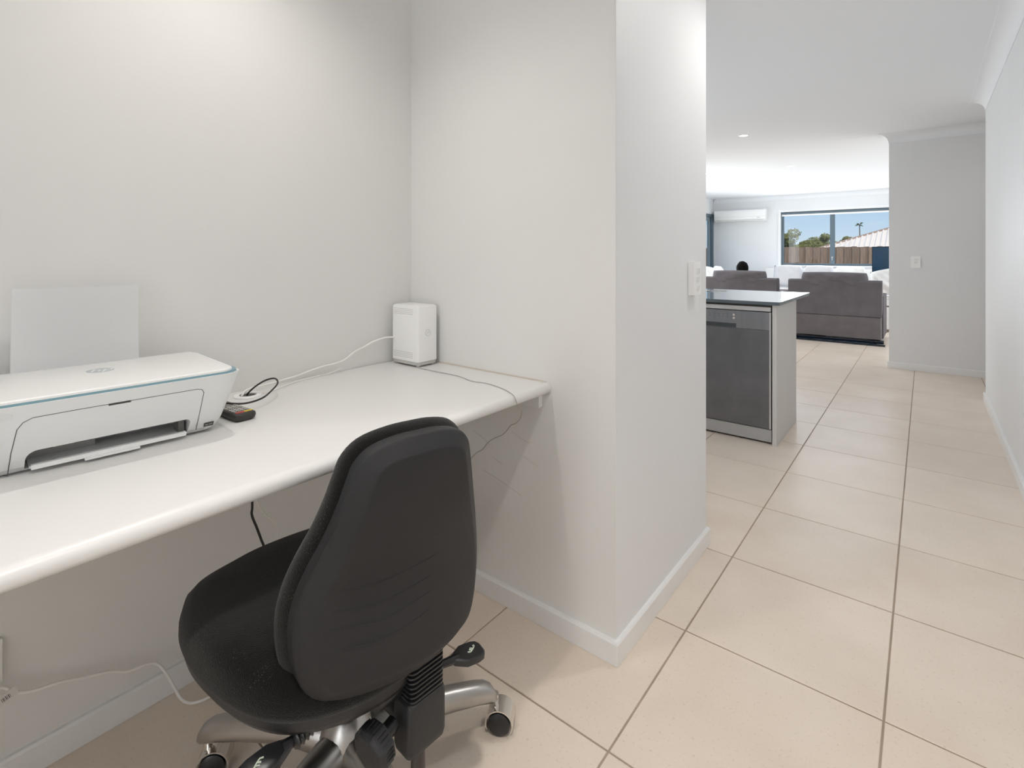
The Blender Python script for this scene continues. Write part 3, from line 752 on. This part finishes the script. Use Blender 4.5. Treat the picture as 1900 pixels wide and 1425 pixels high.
sroot = W2L((-.817, .485, .362)); stip = W2L((-.829, .360, .350)); sd = (stip - sroot).normalized()
rs = []
for k in range(16):
    t = k / 15
    rs.append((sroot + sd * t * .040, .0085 + (.0035 if k % 3 == 1 else 0) + .005 * t))
tube_bm = bmesh.new(); tube(tube_bm, [a for a, b in rs], [b for a, b in rs], 14)
link('lever_gaiter', tube_bm, blackgl, CH, smooth=60)
paddle('height_lever', (sroot + sd * .036)[:], stip[:], (.1, 0, 1), .080, .044, .012)
# gas column
bm = bmesh.new(); cyl(bm, (0, 0, .185), (0, 0, .26), .026, n=32); link('gas_column_sleeve', bm, chrome, CH, smooth=40)
bm = bmesh.new(); cyl(bm, (0, 0, .26), (0, 0, .33), .016, n=24); link('gas_column_rod', bm, blackgl, CH, smooth=40)
# star base: hub and five arms
bm = bmesh.new()
rs = [[(r_ * math.cos(2 * math.pi * k / 40), r_ * math.sin(2 * math.pi * k / 40), z) for k in range(40)] for r_, z in ((.040, .085), (.052, .09), (.058, .115), (.056, .145), (.046, .168), (.036, .182), (.030, .187))]
rings(bm, rs); link('hub', bm, alu, CH, smooth=50)
for k in range(5):
    a = R(65.8 + 72 * k) - TH
    d = Vector((math.cos(a), math.sin(a), 0)); s = Vector((-d.y, d.x, 0)); up = Vector((0, 0, 1))
    bm = bmesh.new(); rs = []
    for r_, z, hw_, hh in ((.02, .128, .034, .040), (.06, .133, .036, .036), (.11, .135, .031, .032), (.17, .131, .027, .030), (.24, .122, .025, .028), (.30, .111, .024, .027), (.325, .104, .0235, .026), (.342, .096, .021, .022), (.352, .088, .014, .013)):
        ring_ = []
        for q in range(18):
            an = 2 * math.pi * q / 18; cx_, sx_ = math.cos(an), math.sin(an)
            zz = hh * (sx_ if sx_ > 0 else sx_ * .85)
            ring_.append(d * r_ + s * hw_ * math.copysign(abs(cx_) ** .8, cx_) + up * (z + zz - .008))
        rs.append(ring_)
    rings(bm, rs); arm = link('base_arm', bm, alu, CH, smooth=60)
    # castor
    cast = bpy.data.objects.new('castor', None); COL.objects.link(cast); cast.parent = CH
    cast.location = d * (.352 if k == 0 else .334); cast.rotation_euler = (0, 0, R(120) - TH if k == 0 else (R(142) - TH if k == 2 else R(100 + 37 * k)))
    # local x = wheel axis; face at -x looks to the camera
    cast.empty_display_size = .03
    WR = .027
    bm = bmesh.new()
    for s0, s1 in ((-.027, -.008), (.008, .027)):
        rs = [[(x, -.014 + rr * math.cos(2 * math.pi * q / 28), WR + .0008 + rr * math.sin(2 * math.pi * q / 28)) for q in range(28)] for x, rr in ((s0 + (.0 if s0 < 0 else 0), WR * .82), (s0 + .003, WR), (s1 - .003, WR), (s1, WR * .9))]
        rings(bm, rs)
    wheel = link('wheel', bm, blackgl, cast, smooth=40)
    bm = bmesh.new(); rs = []
    for x, rr, ri in ((-.0235, .034, .031), (.0265, .034, .031)):
        outer = [(x, -.014 + rr * math.cos(R(t)), WR + rr * math.sin(R(t))) for t in range(-25, 206, 10)]
        inner = [(x, -.014 + ri * math.cos(R(t)), WR + ri * math.sin(R(t))) for t in range(205, -26, -10)]
        rs.append(outer + inner)
    rings(bm, rs); link('hood', bm, chrome, cast, smooth=40)
    bm = bmesh.new(); cyl(bm, (0, 0, .056), (0, 0, .084), .010, n=14); link('stem', bm, chrome, cast, smooth=40)

# ------------------------------------------------------------------ kitchen bench with dishwasher
KB = empty('kitchen_bench', (0, 0, 0), 0, 'kitchen island bench with pale end panel and dark-edged stone top', 'bench')
bm = bmesh.new(); box(bm, -3.0, -.682, 3.435, 4.47, .860, .880)
for f in bm.faces: f.material_index = 0 if f.normal.z > .5 or f.calc_center_median().z > .8795 else 1
link('stone_top', bm, [stonem, stonee], KB)
link('end_panel', bx(-.727, -.703, 3.455, 4.07, .0005, .8595), panelm, KB, bevel=.001)
link('back_panel', bx(-3.0, -.7275, 4.045, 4.07, .0005, .8595), panelm, KB)
link('carcass', bx(-3.0, -1.345, 3.50, 4.04, .1, .8595), panelm, KB)
link('kickboard', bx(-3.0, -1.345, 3.54, 3.56, .0005, .1), seam, KB)
for k in range(2):
    x0 = -1.95 - .62 * k + .008; f_ = link('cabinet_door', bx(x0, x0 + .60, 3.478, 3.497, .11, .84), panelm, KB, bevel=.001)
    link('door_handle', bx(x0 + .54, x0 + .55, 3.455, 3.477, .66, .80), steell, f_)
DW = empty('dishwasher', (-1.035, 3.468, 0), 0, 'stainless steel dishwasher built into the kitchen bench', 'dishwasher')
link('cabinet', bx(-.298, .298, .03, .56, .03, .85), mat('dw_body', (.03, .03, .035), .6), DW)
link('toe_panel', bx(-.298, .298, .012, .022, .012, .088), mat('toe_steel', (.50, .52, .54), .35, .7), DW)
d_ = link('door', bx(-.298, .288, 0, .029, .096, .700), steeld, DW, bevel=.002)
link('door_edge_strip', bx(.2885, .298, 0, .029, .096, .812), steell, DW)
cp = link('control_panel', bx(-.298, .288, 0, .029, .7015, .812), steel, DW, bevel=.0015)
link('top_strip', bx(-.298, .298, -.004, .029, .818, .844), steell, DW, bevel=.002)
link('top_gap', bx(-.298, .298, .01, .029, .845, .8585), seam, DW)
bm = bmesh.new(); box(bm, -.13, .095, -.0006, .004, .703, .730)
hp_ = link('handle_pocket', bm, mat('pocket', (.05, .06, .07), .4), cp)
bm = bmesh.new(); box(bm, -.13, .095, -.003, .002, .730, .739); link('handle_lip', bm, steel, cp)
bm = bmesh.new()
for k in range(9):
    for z in (.782, .768): box(bm, -.155 + k * .028, -.150 + k * .028, -.0006, .0, z, z + .004)
link('indicator_marks', bm, mat('marks', (.08, .09, .10), .5), cp)['kind'] = 'stuff'
for z in (.785, .764):
    bm = bmesh.new(); cyl(bm, (.082, 0, z), (.082, -.006, z), .0075, n=16); link('button', bm, chrome, cp, smooth=40)
# glass bowl and spoon on the bench
bm = bmesh.new(); n = 28
rs = [[(r_ * math.cos(2 * math.pi * k / n), r_ * math.sin(2 * math.pi * k / n), z) for k in range(n)] for r_, z in ((.03, .0006), (.045, .004), (.062, .03), (.066, .045), (.063, .045), (.058, .03), (.04, .008), (.01, .006))]
rings(bm, rs)
gl = link('glass_bowl', bm, mat('clear_glass', (.8, .85, .88), .05, spec=.8), smooth=50); gl.location = (-1.52, 4.30, .880)
tag(gl, 'small clear glass bowl at the left of the kitchen bench top', 'bowl')
bm = bmesh.new(); tube(bm, crom([(0, 0, .004), (.05, .01, .006), (.12, .02, .004)], 5), [.003] * 11, 8)
rs = [[(-.018 + rr * 1.4 * math.cos(2 * math.pi * k / 16), rr * math.sin(2 * math.pi * k / 16), z) for k in range(16)] for rr, z in ((.008, .001), (.014, .004), (.012, .005), (.006, .003))]
rings(bm, rs)
sp = link('metal_spoon', bm, chrome, smooth=50); sp.location = (-1.33, 4.20, .880); sp.rotation_euler = (0, 0, R(25)); tag(sp, 'metal spoon lying beside the glass bowl on the bench', 'spoon')

# ------------------------------------------------------------------ ceiling downlights
def downlight(x, y, label, power, spot=150, col=(1, .95, .88), soft=.045, blend=.7):
    d = empty('downlight', (x, y, CEIL), 0, label, 'light', 'recessed ceiling downlights')
    n = 28
    bm = bmesh.new(); rs = [[(r_ * math.cos(2 * math.pi * k / n), r_ * math.sin(2 * math.pi * k / n), z) for k in range(n)] for r_, z in ((.052, -.0004), (.052, -.003), (.047, -.005), (.040, -.004), (.038, -.002))]
    rings(bm, rs, cap=False); link('bezel', bm, trimm, d, smooth=50)
    bm = bmesh.new(); bm.faces.new([bm.verts.new((.038 * math.cos(2 * math.pi * k / n), .038 * math.sin(2 * math.pi * k / n), -.0018)) for k in range(n)]); link('lens', bm, lamp_e, d)
    l = light('lamp', 'SPOT', (x, y, CEIL - .02), (0, 0, 0), power, col, soft, spot=spot, blend=blend)
    l.parent = d; l.location = (0, 0, -.02)
    return d
downlight(-1.13, .58, 'recessed downlight above the alcove desk', 24, 128, (1, .955, .89), .03, 1.0)
downlight(-.12, .15, 'recessed downlight in the hall ceiling above the camera', 64, 108, (1, .94, .87), .045, 1.0)
downlight(-.16, 2.15, 'recessed downlight in the hall ceiling beside the pier', 28, 160, (1, .97, .93))
downlight(-1.48, 3.33, 'recessed downlight above the kitchen bench', 7, 160, (1, .97, .93))
downlight(-1.475, 5.715, 'recessed downlight nearest the hall, of the lit row in the living area ceiling', 9)
downlight(-1.475, 8.10, 'second nearest downlight of the lit row above the grey recliners', 9)
downlight(-1.475, 10.45, 'farthest downlight of the lit row near the window wall', 9)
downlight(-2.60, 8.05, 'downlight just showing beside the pier edge', 9)
downlight(1.1, 6.1, 'recessed downlight in the side passage ceiling', 6, 160, (1, .85, .7))

# ------------------------------------------------------------------ air conditioner
ac = empty('air_conditioner', (-3.14, YF, 2.02), 0, 'long white split-system air conditioner high on the far wall', 'air conditioner')
bm = bmesh.new(); pr = [(-.001, -.125), (-.13, -.12), (-.19, -.085), (-.205, -.03), (-.20, .09), (-.18, .118), (-.001, .12)]
rings(bm, [[(x, y, z) for y, z in pr] for x in (-.52, .52)]); link('casing', bm, whitepl, ac, smooth=30)
link('louvre', bx(-.47, .47, -.175, -.135, -.112, -.100), trimm, ac)
link('front_seam', bx(-.52, .52, -.206, -.2035, -.032, -.029), vm_, ac)
link('display', bx(.36, .42, -.2075, -.204, -.06, -.045), offwhite, ac)

# ------------------------------------------------------------------ soft furniture
def pillow_mesh(lx, ly, lz, seed=0, n=14, rough=.015):
    rnd = random.Random(seed); ph = [rnd.random() * 6 for _ in range(6)]
    bm = bmesh.new(); bmesh.ops.create_grid(bm, x_segments=n, y_segments=n, size=.5)
    top = list(bm.verts)
    ret = bmesh.ops.duplicate(bm, geom=bm.verts[:] + bm.edges[:] + bm.faces[:])
    bot = [v for v in ret['geom'] if isinstance(v, bmesh.types.BMVert)]
    for vs_, s in ((top, 1), (bot, -1)):
        for v in vs_:
            u, w_ = v.co.x * 2, v.co.y * 2
            h_ = ((1 - abs(u) ** 4) * (1 - abs(w_) ** 4)); h_ = max(h_, 0) ** .45
            wr = rough * (math.sin(5 * u + ph[0]) * math.sin(4 * w_ + ph[1]) + .5 * math.sin(11 * u + 7 * w_ + ph[2])) * h_
            pinch = 1 - .05 * (abs(u) * abs(w_)) ** 2 + .03 * (1 - abs(u) ** 2)
            v.co = Vector((v.co.x * lx * pinch, v.co.y * ly * pinch, s * (lz / 2 * h_) + wr))
    bmesh.ops.remove_doubles(bm, verts=bm.verts, dist=.0008)
    return bm
def recliner():
    r = empty('recliner_sofa', (0, 0, 0), 0)
    # local: x along the width, back face at y=0, faces +y
    hw_ = .54
    bm = bmesh.new(); pr = [(0.0, .36), (.012, .81), (.03, .826), (.16, .83), (.20, .80), (.22, .42)]
    rings(bm, [[(x, y, z) for y, z in pr] for x in (-hw_, hw_)]); link('backrest', bm, sofam, r, bevel=.02, seg=3, smooth=40)
    bm = bmesh.new(); pr = [(.03, .065), (-.004, .075), (.0, .352), (.02, .357), (.25, .357), (.25, .065)]
    rings(bm, [[(x, y, z) for y, z in pr] for x in (-hw_ + .01, hw_ - .01)]); link('lower_back_panel', bm, mat('sofa_fabric_lower', (.17, .155, .16), .95, var=.1, vscale=6, bump=.4, bscale=250, spec=.15), r, bevel=.008, smooth=40)
    for s in (-1, 1):
        x0, x1 = (-hw_ - .005, -hw_ + .17) if s < 0 else (hw_ - .17, hw_ + .005)
        link('armrest', bx(x0, x1, .235, .98, .06, .62), sofam, r, bevel=.045, seg=3, smooth=40)
    link('seat_cushion', bx(-hw_ + .175, hw_ - .175, .25, .96, .14, .36), sofam, r, bevel=.05, seg=3, smooth=40)
    hd = pillow_mesh(.78, .34, .22, 3, 18, .014)
    for v in hd.verts: v.co = Vector((v.co.x, v.co.z * 1.0 + .12, v.co.y * .62 + .825))
    link('head_cushion', hd, sofam, r, smooth='all')
    bm = bmesh.new()
    box(bm, -hw_ + .01, hw_ + .04, -.09, -.05, .0005, .022); box(bm, -hw_ + .06, -hw_ + .10, -.06, .08, .0005, .03); box(bm, hw_ - .12, hw_ - .08, -.06, .08, .0005, .03); box(bm, -hw_ + .01, hw_ + .02, .03, .09, .015, .055); box(bm, -hw_ + .03, hw_ - .03, .80, .83, .0005, .03)
    box(bm, -hw_ + .06, -hw_ + .09, .07, .82, .0005, .055); box(bm, hw_ - .09, hw_ - .06, .07, .82, .0005, .055); box(bm, -.02, .02, .09, .80, .02, .05)
    tube(bm, [(-hw_ + .02, .075, .04), (-.2, .08, .052), (.1, .075, .035), (hw_ - .02, .08, .05)], .012, 8)
    link('steel_mechanism', bm, glossblack, r)
    for s in (-1, 1):
        bm = bmesh.new(); cyl(bm, (s * (hw_ - .10), .06, .0005), (s * (hw_ - .10), .06, .035), .03, n=16); link('foot', bm, glossblack, r, smooth=40)
    return r
r1 = recliner(); r1.location = (-.972, 8.15, 0)
tag(r1, 'grey fabric recliner seen from behind to the right of the bench, nearest the stub wall', 'sofa', 'grey recliners in the living room')
r2 = copy_tree(r1); r2.location = (-2.20, 8.15, 0)
tag(r2, 'grey fabric recliner partly hidden behind the bench, with a person in it', 'sofa', 'grey recliners in the living room')

# white sofa along the window wall, and one along the left
def white_sofa(loc, rz, length, label, n_c, seed):
    s = empty('white_sofa', loc, rz, label, 'sofa')
    h2 = length / 2
    link('base', bx(-h2, h2, -.90, -.02, .06, .40), whitefab, s, bevel=.03, smooth=40)
    link('backrest', bx(-h2, h2, -.25, -.02, .405, .89), whitefab, s, bevel=.06, seg=4, smooth=40)
    for q in (-1, 1):
        link('armrest', bx(q * h2 - (0 if q < 0 else .16), q * h2 + (.16 if q < 0 else 0), -.88, -.255, .405, .62), whitefab, s, bevel=.04, seg=3, smooth=40)
    for k in range(n_c):
        a = -h2 + .165 + (length - .33) * k / n_c
        link('seat_cushion', bx(a + .004, a + (length - .33) / n_c - .004, -.89, -.255, .402, .52), whitefab, s, bevel=.035, seg=3, smooth=40)
    for k in range(4):
        bm = bmesh.new(); cyl(bm, ((-1) ** k * (h2 - .1), -.12 if k < 2 else -.8, .0005), ((-1) ** k * (h2 - .1), -.12 if k < 2 else -.8, .062), .02, n=12); link('leg', bm, offwhite, s, smooth=40)
    return s
white_sofa((-1.66, 11.93, 0), 0, 1.84, 'long white sofa under the far window', 3, 1)
white_sofa((XL + .06, 10.35, 0), R(90), 2.0, 'white sofa against the left wall near the patio door', 2, 2)
def cushion(x, y, z, rz, tilt, size, m, label, seed):
    c = link('cushion', pillow_mesh(size, size * .85, .15, seed, 14, .012), m, smooth='all')
    c.location = (x, y, z); c.rotation_euler = (R(90 - tilt), 0, rz); tag(c, label, 'cushion', 'loose cushions on the white sofas')
for i, (x, y, z, rz, t, s, m, lab) in enumerate([
    (-2.12, 11.40, .76, R(6), 18, .50, greyfab, 'pale grey cushion at the left end of the window sofa'),
    (-1.60, 11.41, .76, R(-5), 20, .50, greyfab, 'pale grey cushion second from the left on the window sofa'),
    (-1.09, 11.40, .75, R(4), 20, .48, whitefab, 'white cushion on the right half of the window sofa'),
    (-3.18, 9.90, .76, R(80), 20, .46, whitefab, 'white cushion on the left sofa nearest the camera'),
    (-3.18, 10.60, .76, R(95), 20, .46, whitefab, 'white cushion on the left sofa toward the far wall')]):
    cushion(x, y, z, rz, t, s, m, lab, i + 5)

# ------------------------------------------------------------------ television and its cabinet
tv = empty('television', (-.03, 9.9, .532), 0, 'dark flat-screen television on the white cabinet at the stub wall edge', 'television')
link('bezel', bx(-.62, .62, .0, .05, .065, .765), glossblack, tv, bevel=.004)
link('screen', bx(-.612, .612, -.0015, -.0004, .075, .757), screenm, tv)
for s in (-1, 1):
    bm = bmesh.new(); tube(bm, [(s * .46, -.13, .006), (s * .40, .02, .066)], .009, 8); tube(bm, [(s * .46, .16, .006), (s * .40, .03, .066)], .009, 8); link('leg', bm, glossblack, tv, smooth=50)
tc_ = empty('tv_cabinet', (.02, 9.9, 0), 0, 'low white television cabinet with dark handle slot', 'cabinet')
link('body', bx(-.70, .9, -.24, .24, .04, .50), tvwhite, tc_, bevel=.002)
link('top_board', bx(-.71, .91, -.25, .25, .501, .531), tvwhite, tc_, bevel=.003)
for k in range(3):
    x0 = -.695 + k * .53; dr_ = link('drawer', bx(x0, x0 + .525, -.258, -.241, .26, .49), tvwhite, tc_, bevel=.002)
    link('handle_slot', bx(x0 + .20, x0 + .32, -.2595, -.2575, .38, .40), seam, dr_)
    dr2 = link('drawer', bx(x0, x0 + .525, -.258, -.241, .05, .255), tvwhite, tc_, bevel=.002)
bm = pillow_mesh(.46, .38, .17, 9, 18, .03)
o = link('cushion', bm, whitefab, smooth='all'); o.location = (-.41, 9.73, .765); o.rotation_euler = (R(80), R(-12), R(4))  # added cushion, stands in for the pale reflection-like shape on the screen
tag(o, 'added rumpled white cushion standing in for the pale shape at the television', 'cushion')

# ------------------------------------------------------------------ person on the left recliner, seen from behind
def person():
    root = empty('person', (-2.255, 8.68, 0), 0, 'person with short black hair seated in the left grey recliner, only the head showing', 'person')
    V = []; E = []; Rr = []
    def add(p, r, par=None):
        V.append(p); Rr.append(r); i = len(V) - 1
        if par is not None: E.append((par, i))
        return i
    pel = add((0, .14, .49), .115); ab = add((0, .07, .60), .11, pel); chn = add((0, .0, .72), .14, ab); sh = add((0, -.02, .80), .10, chn); nk = add((0, -.02, .86), .052, sh); hd = add((0, 0, .92), .06, nk)
    for s in (-1, 1):
        a = add((s * .16, -.01, .79), .055, sh); el = add((s * .25, .12, .62), .042, a); wr = add((s * .16, .34, .58), .028, el)
        pm = add((s * .15, .40, .575), .030, wr)
        for q, ln in ((-.024, .045), (-.008, .055), (.008, .052), (.024, .040)):
            f1 = add((s * .15 + q, .44, .572), .010, pm); f2 = add((s * .15 + q, .44 + ln * .6, .562), .0085, f1); add((s * .15 + q, .44 + ln, .548), .007, f2)
        th = add((s * .12, .395, .57), .011, pm); add((s * .105, .43, .562), .009, th)
        hp = add((s * .10, .12, .53), .095, pel); kn_ = add((s * .12, .52, .545), .065, hp); an_ = add((s * .12, .70, .14), .042, kn_); add((s * .12, .84, .07), .035, an_)
    me = bpy.data.meshes.new('body'); me.from_pydata(V, E, []); o = bpy.data.objects.new('body', me); COL.objects.link(o)
    o.modifiers.new('s', 'SKIN'); sv = me.skin_vertices[0].data
    for i, r_ in enumerate(Rr): sv[i].radius = (r_, r_)
    sv[0].use_root = True
    ss = o.modifiers.new('u', 'SUBSURF'); ss.levels = 1; ss.render_levels = 1
    bpy.context.view_layer.update()
    m2 = bpy.data.meshes.new_from_object(o.evaluated_get(bpy.context.evaluated_depsgraph_get()))
    bpy.data.objects.remove(o)
    bm = bmesh.new(); bm.from_mesh(m2)
    # head with nose and ears
    hb = bmesh.ops.create_uvsphere(bm, u_segments=24, v_segments=16, radius=1)['verts']
    for v in hb:
        x, y, z = v.co; nose = .018 * math.exp(-((x / .14) ** 2 + ((z + .1) / .22) ** 2)) if y > 0 else 0
        jaw = 1 - .22 * max(0, -z)
        v.co = Vector((x * .074 * jaw, y * .092 * (1 - .08 * max(0, -z)) + nose, z * .112 + .94))
    for s in (-1, 1):
        eb = bmesh.ops.create_uvsphere(bm, u_segments=10, v_segments=8, radius=1)['verts']
        for v in eb: v.co = Vector((s * .075 + v.co.x * .010, v.co.y * .018 - .002, v.co.z * .028 + .935))
    body_ = link('body', bm, skinm, root, smooth='all')
    bm = bmesh.new(); hb = bmesh.ops.create_uvsphere(bm, u_segments=40, v_segments=28, radius=1)['verts']
    rnd = random.Random(4)
    for v in hb:
        x, y, z = v.co; f = 1.0 + .035 * math.sin(9 * x + 2) * math.sin(8 * y) + rnd.uniform(-.018, .018)
        back = max(0, -y)
        v.co = Vector((x * .088 * f, y * .105 * f - .008, z * .112 * f + .956))
    dele = [v for v in bm.verts if v.co.y > .058 and v.co.z < .985]
    bmesh.ops.delete(bm, geom=dele, context='VERTS')
    link('hair', bm, hairm, body_, smooth='all')
    bm = bmesh.new()
    rs = [[(rx * math.cos(2 * math.pi * k / 28), cy + ry * math.sin(2 * math.pi * k / 28), z) for k in range(28)] for rx, ry, cy, z in ((.17, .14, .08, .47), (.16, .145, .05, .58), (.175, .15, .01, .70), (.175, .125, -.01, .78), (.13, .09, -.02, .83), (.065, .062, -.02, .855))]
    rings(bm, rs, cap=False); link('shirt', bm, shirtm, body_, smooth='all')
    return root
person()

# ------------------------------------------------------------------ outside
struct('ground', bx(-60, 60, -30, 120, -.9, -.45), grassm)
fn = empty('timber_fence', (0, 15.0, 0), 0, 'weathered brown timber paling fence behind the window', 'fence')
rf = random.Random(7)
bm = bmesh.new(); box(bm, -.05, .05, 0, .016, -.45, 1.37); bp0 = link('paling', bm, fencem, fn)
k = 0; x = -5.4
while x < 1.2:
    o = bp0 if k == 0 else bp0.copy()
    if k: COL.objects.link(o)
    o.location = (x, -.017 if k % 2 else 0, rf.uniform(-.012, .008)); o.rotation_euler = (0, R(rf.uniform(-.3, .3)), 0)
    x += .083; k += 1
for z in (-.1, .95):
    link('rail', bx(-5.5, 1.3, .017, .055, z, z + .08), fencem, fn)
for k in range(4): link('post', bx(-5.3 + k * 2.1, -5.2 + k * 2.1, .056, .15, -.45, 1.30), fencem, fn)
# neighbour's house: corrugated hip roof
hs = empty('neighbour_house', (0, 0, 0), 0, 'neighbouring house with pale corrugated metal roof beyond the fence', 'house')
link('wall', bx(-3.0, 8.0, 22.4, 29.6, -.45, 1.25), brickw, hs)
E0 = Vector((-3.5, 22.0, 1.27)); E1 = Vector((8.5, 22.0, 1.27)); Rg0 = Vector((.6, 26.0, 2.80)); Rg1 = Vector((4.4, 26.0, 2.80)); B0 = Vector((-3.5, 30.0, 1.27)); B1 = Vector((8.5, 30.0, 1.27))
bm = bmesh.new()
for q in ((E0, E1, Rg1, Rg0), (B1, B0, Rg0, Rg1), (B0, E0, Rg0), (E1, B1, Rg1)): bm.faces.new([bm.verts.new(p) for p in q])
link('roof_sheet', bm, roofm, hs)
bm = bmesh.new(); xx = -3.4
while xx < 8.4:
    # corrugation ribs running up the slope, clipped by the hip lines
    ymax = 26.0
    if xx < .6: ymax = 22.0 + (xx + 3.5) / 4.1 * 4.0
    if xx > 4.4: ymax = 22.0 + (8.5 - xx) / 4.1 * 4.0
    sl = 1.53 / 4.0
    tube(bm, [(xx, 22.0, 1.28), (xx, ymax, 1.28 + (ymax - 22.0) * sl)], .030, 6)
    xx += .155
rb_ = link('roof_ribs', bm, roofm, hs, smooth=60); rb_['kind'] = 'stuff'
capm = mat('ridge_cap', (.35, .24, .18), .6)
bm = bmesh.new(); tube(bm, [E0, Rg0], .05, 8); tube(bm, [Rg0, Rg1], .05, 8); tube(bm, [Rg1, E1], .05, 8); link('ridge_capping', bm, capm, hs, smooth=60)
link('gutter', bx(-3.55, 8.55, 21.9, 22.0, 1.17, 1.27), capm, hs)

def tree(name, x, y, zg, h_, spread, m, label, seed, n=900, leaf=.22):
    t = empty(name, (x, y, zg), 0, label, 'tree', 'trees beyond the fence')
    rnd = random.Random(seed)
    bm = bmesh.new(); br = []
    tube(bm, crom([(0, 0, 0), (.1, 0, h_ * .3), (-.1, .1, h_ * .55), (0, 0, h_ * .8)], 4), [.22 * (1 - .06 * i) for i in range(13)], 8)
    for k in range(6):
        a = rnd.uniform(0, 6.28); e_ = Vector((math.cos(a) * spread * .6, math.sin(a) * spread * .6, h_ * rnd.uniform(.6, .95))); br.append(e_)
        tube(bm, [(0, 0, h_ * .4), e_ * .6 + Vector((0, 0, h_ * .15)), e_], [.1, .06, .02], 6)
    link('trunk', bm, barkm, t, smooth=60)
    bm = bmesh.new()
    blobs = [(Vector((rnd.uniform(-.6, .6) * spread, rnd.uniform(-.5, .5), h_ * rnd.uniform(.70, .80))), spread * .5) for _ in range(4)] + [(e_ + Vector((rnd.uniform(-.5, .5), rnd.uniform(-.5, .5), rnd.uniform(-.3, .3))), rnd.uniform(.25, .5) * spread) for e_ in br for _ in range(2)] + [(Vector((0, 0, h_ * .85)), spread * .5)]
    for k in range(n):
        c, r_ = rnd.choice(blobs)
        d = Vector((rnd.gauss(0, 1), rnd.gauss(0, 1), rnd.gauss(0, 1))).normalized() * r_ * rnd.uniform(.6, 1); d.z *= .7
        p = c + d; a = Vector((rnd.gauss(0, 1), rnd.gauss(0, 1), rnd.gauss(0, 1))).normalized(); b = a.orthogonal().normalized() * leaf * .45; a = a * leaf
        bm.faces.new([bm.verts.new(q) for q in (p - a, p + b, p + a, p - b)])
    f = link('foliage', bm, m, t); f['kind'] = 'stuff'
for i, (x, y, zt_, sp_, m, lab) in enumerate([
    (-11.35, 58, 3.67, 1.69, leafm, 'olive green tree at the left edge of the far window view'),
    (-9.9, 64, 3.17, 1.55, leafm, 'second olive green tree from the left beyond the fence'),
    (-8.3, 59, 2.97, 1.42, leafm, 'low olive green tree in the middle of the tree line'),
    (-7.9, 68, 3.17, 1.42, leafm, 'olive tree just left of the window mullion'),
    (-15.3, 66, 3.42, 1.76, leafm, 'tree farther left, mostly hidden by the window frame'),
    (-10.7, 72, 3.05, 1.7, leafm, 'olive tree in the gap behind the two leftmost window trees'),
    (-9.2, 76, 2.95, 1.7, leafm, 'olive tree filling the tree line left of the mullion, further back'),
    (-5.7, 60, 2.35, 1.0, leafd, 'low dark tree just right of the window mullion'),
    (-2.9, 48, 3.05, .55, leafd, 'small dark tree peeping over the neighbouring roof')]):
    tree('tree', x, y, -3.0, zt_ + 3.0, sp_, m, lab, 20 + i, 5200 if sp_ > 1.1 else 900, .10 if sp_ > .9 else .07)
# slender palm over the roof
pt = empty('palm_tree', (-4.35, 53, -3), 0, 'thin palm with star-shaped crown above the neighbouring roof', 'tree')
bm = bmesh.new(); tube(bm, [(0, 0, 0), (.05, 0, 4), (0, 0, 6.75)], [.10, .06, .03], 8); link('trunk', bm, barkm, pt, smooth=60)
bm = bmesh.new()
for k in range(16):
    a = k * 2 * math.pi / 16 + .2; el = random.Random(k).uniform(-.5, .9); d = Vector((math.cos(a) * math.cos(el), math.sin(a) * math.cos(el), math.sin(el))); s = d.orthogonal().normalized() * .05
    p = Vector((0, 0, 6.75)); q = p + d * .2; r_ = p + d * .36 + Vector((0, 0, -.06))
    v = [bm.verts.new(c) for c in (p, q + s, r_, q - s)]; bm.faces.new(v)
link('fronds', bm, leafd, pt)
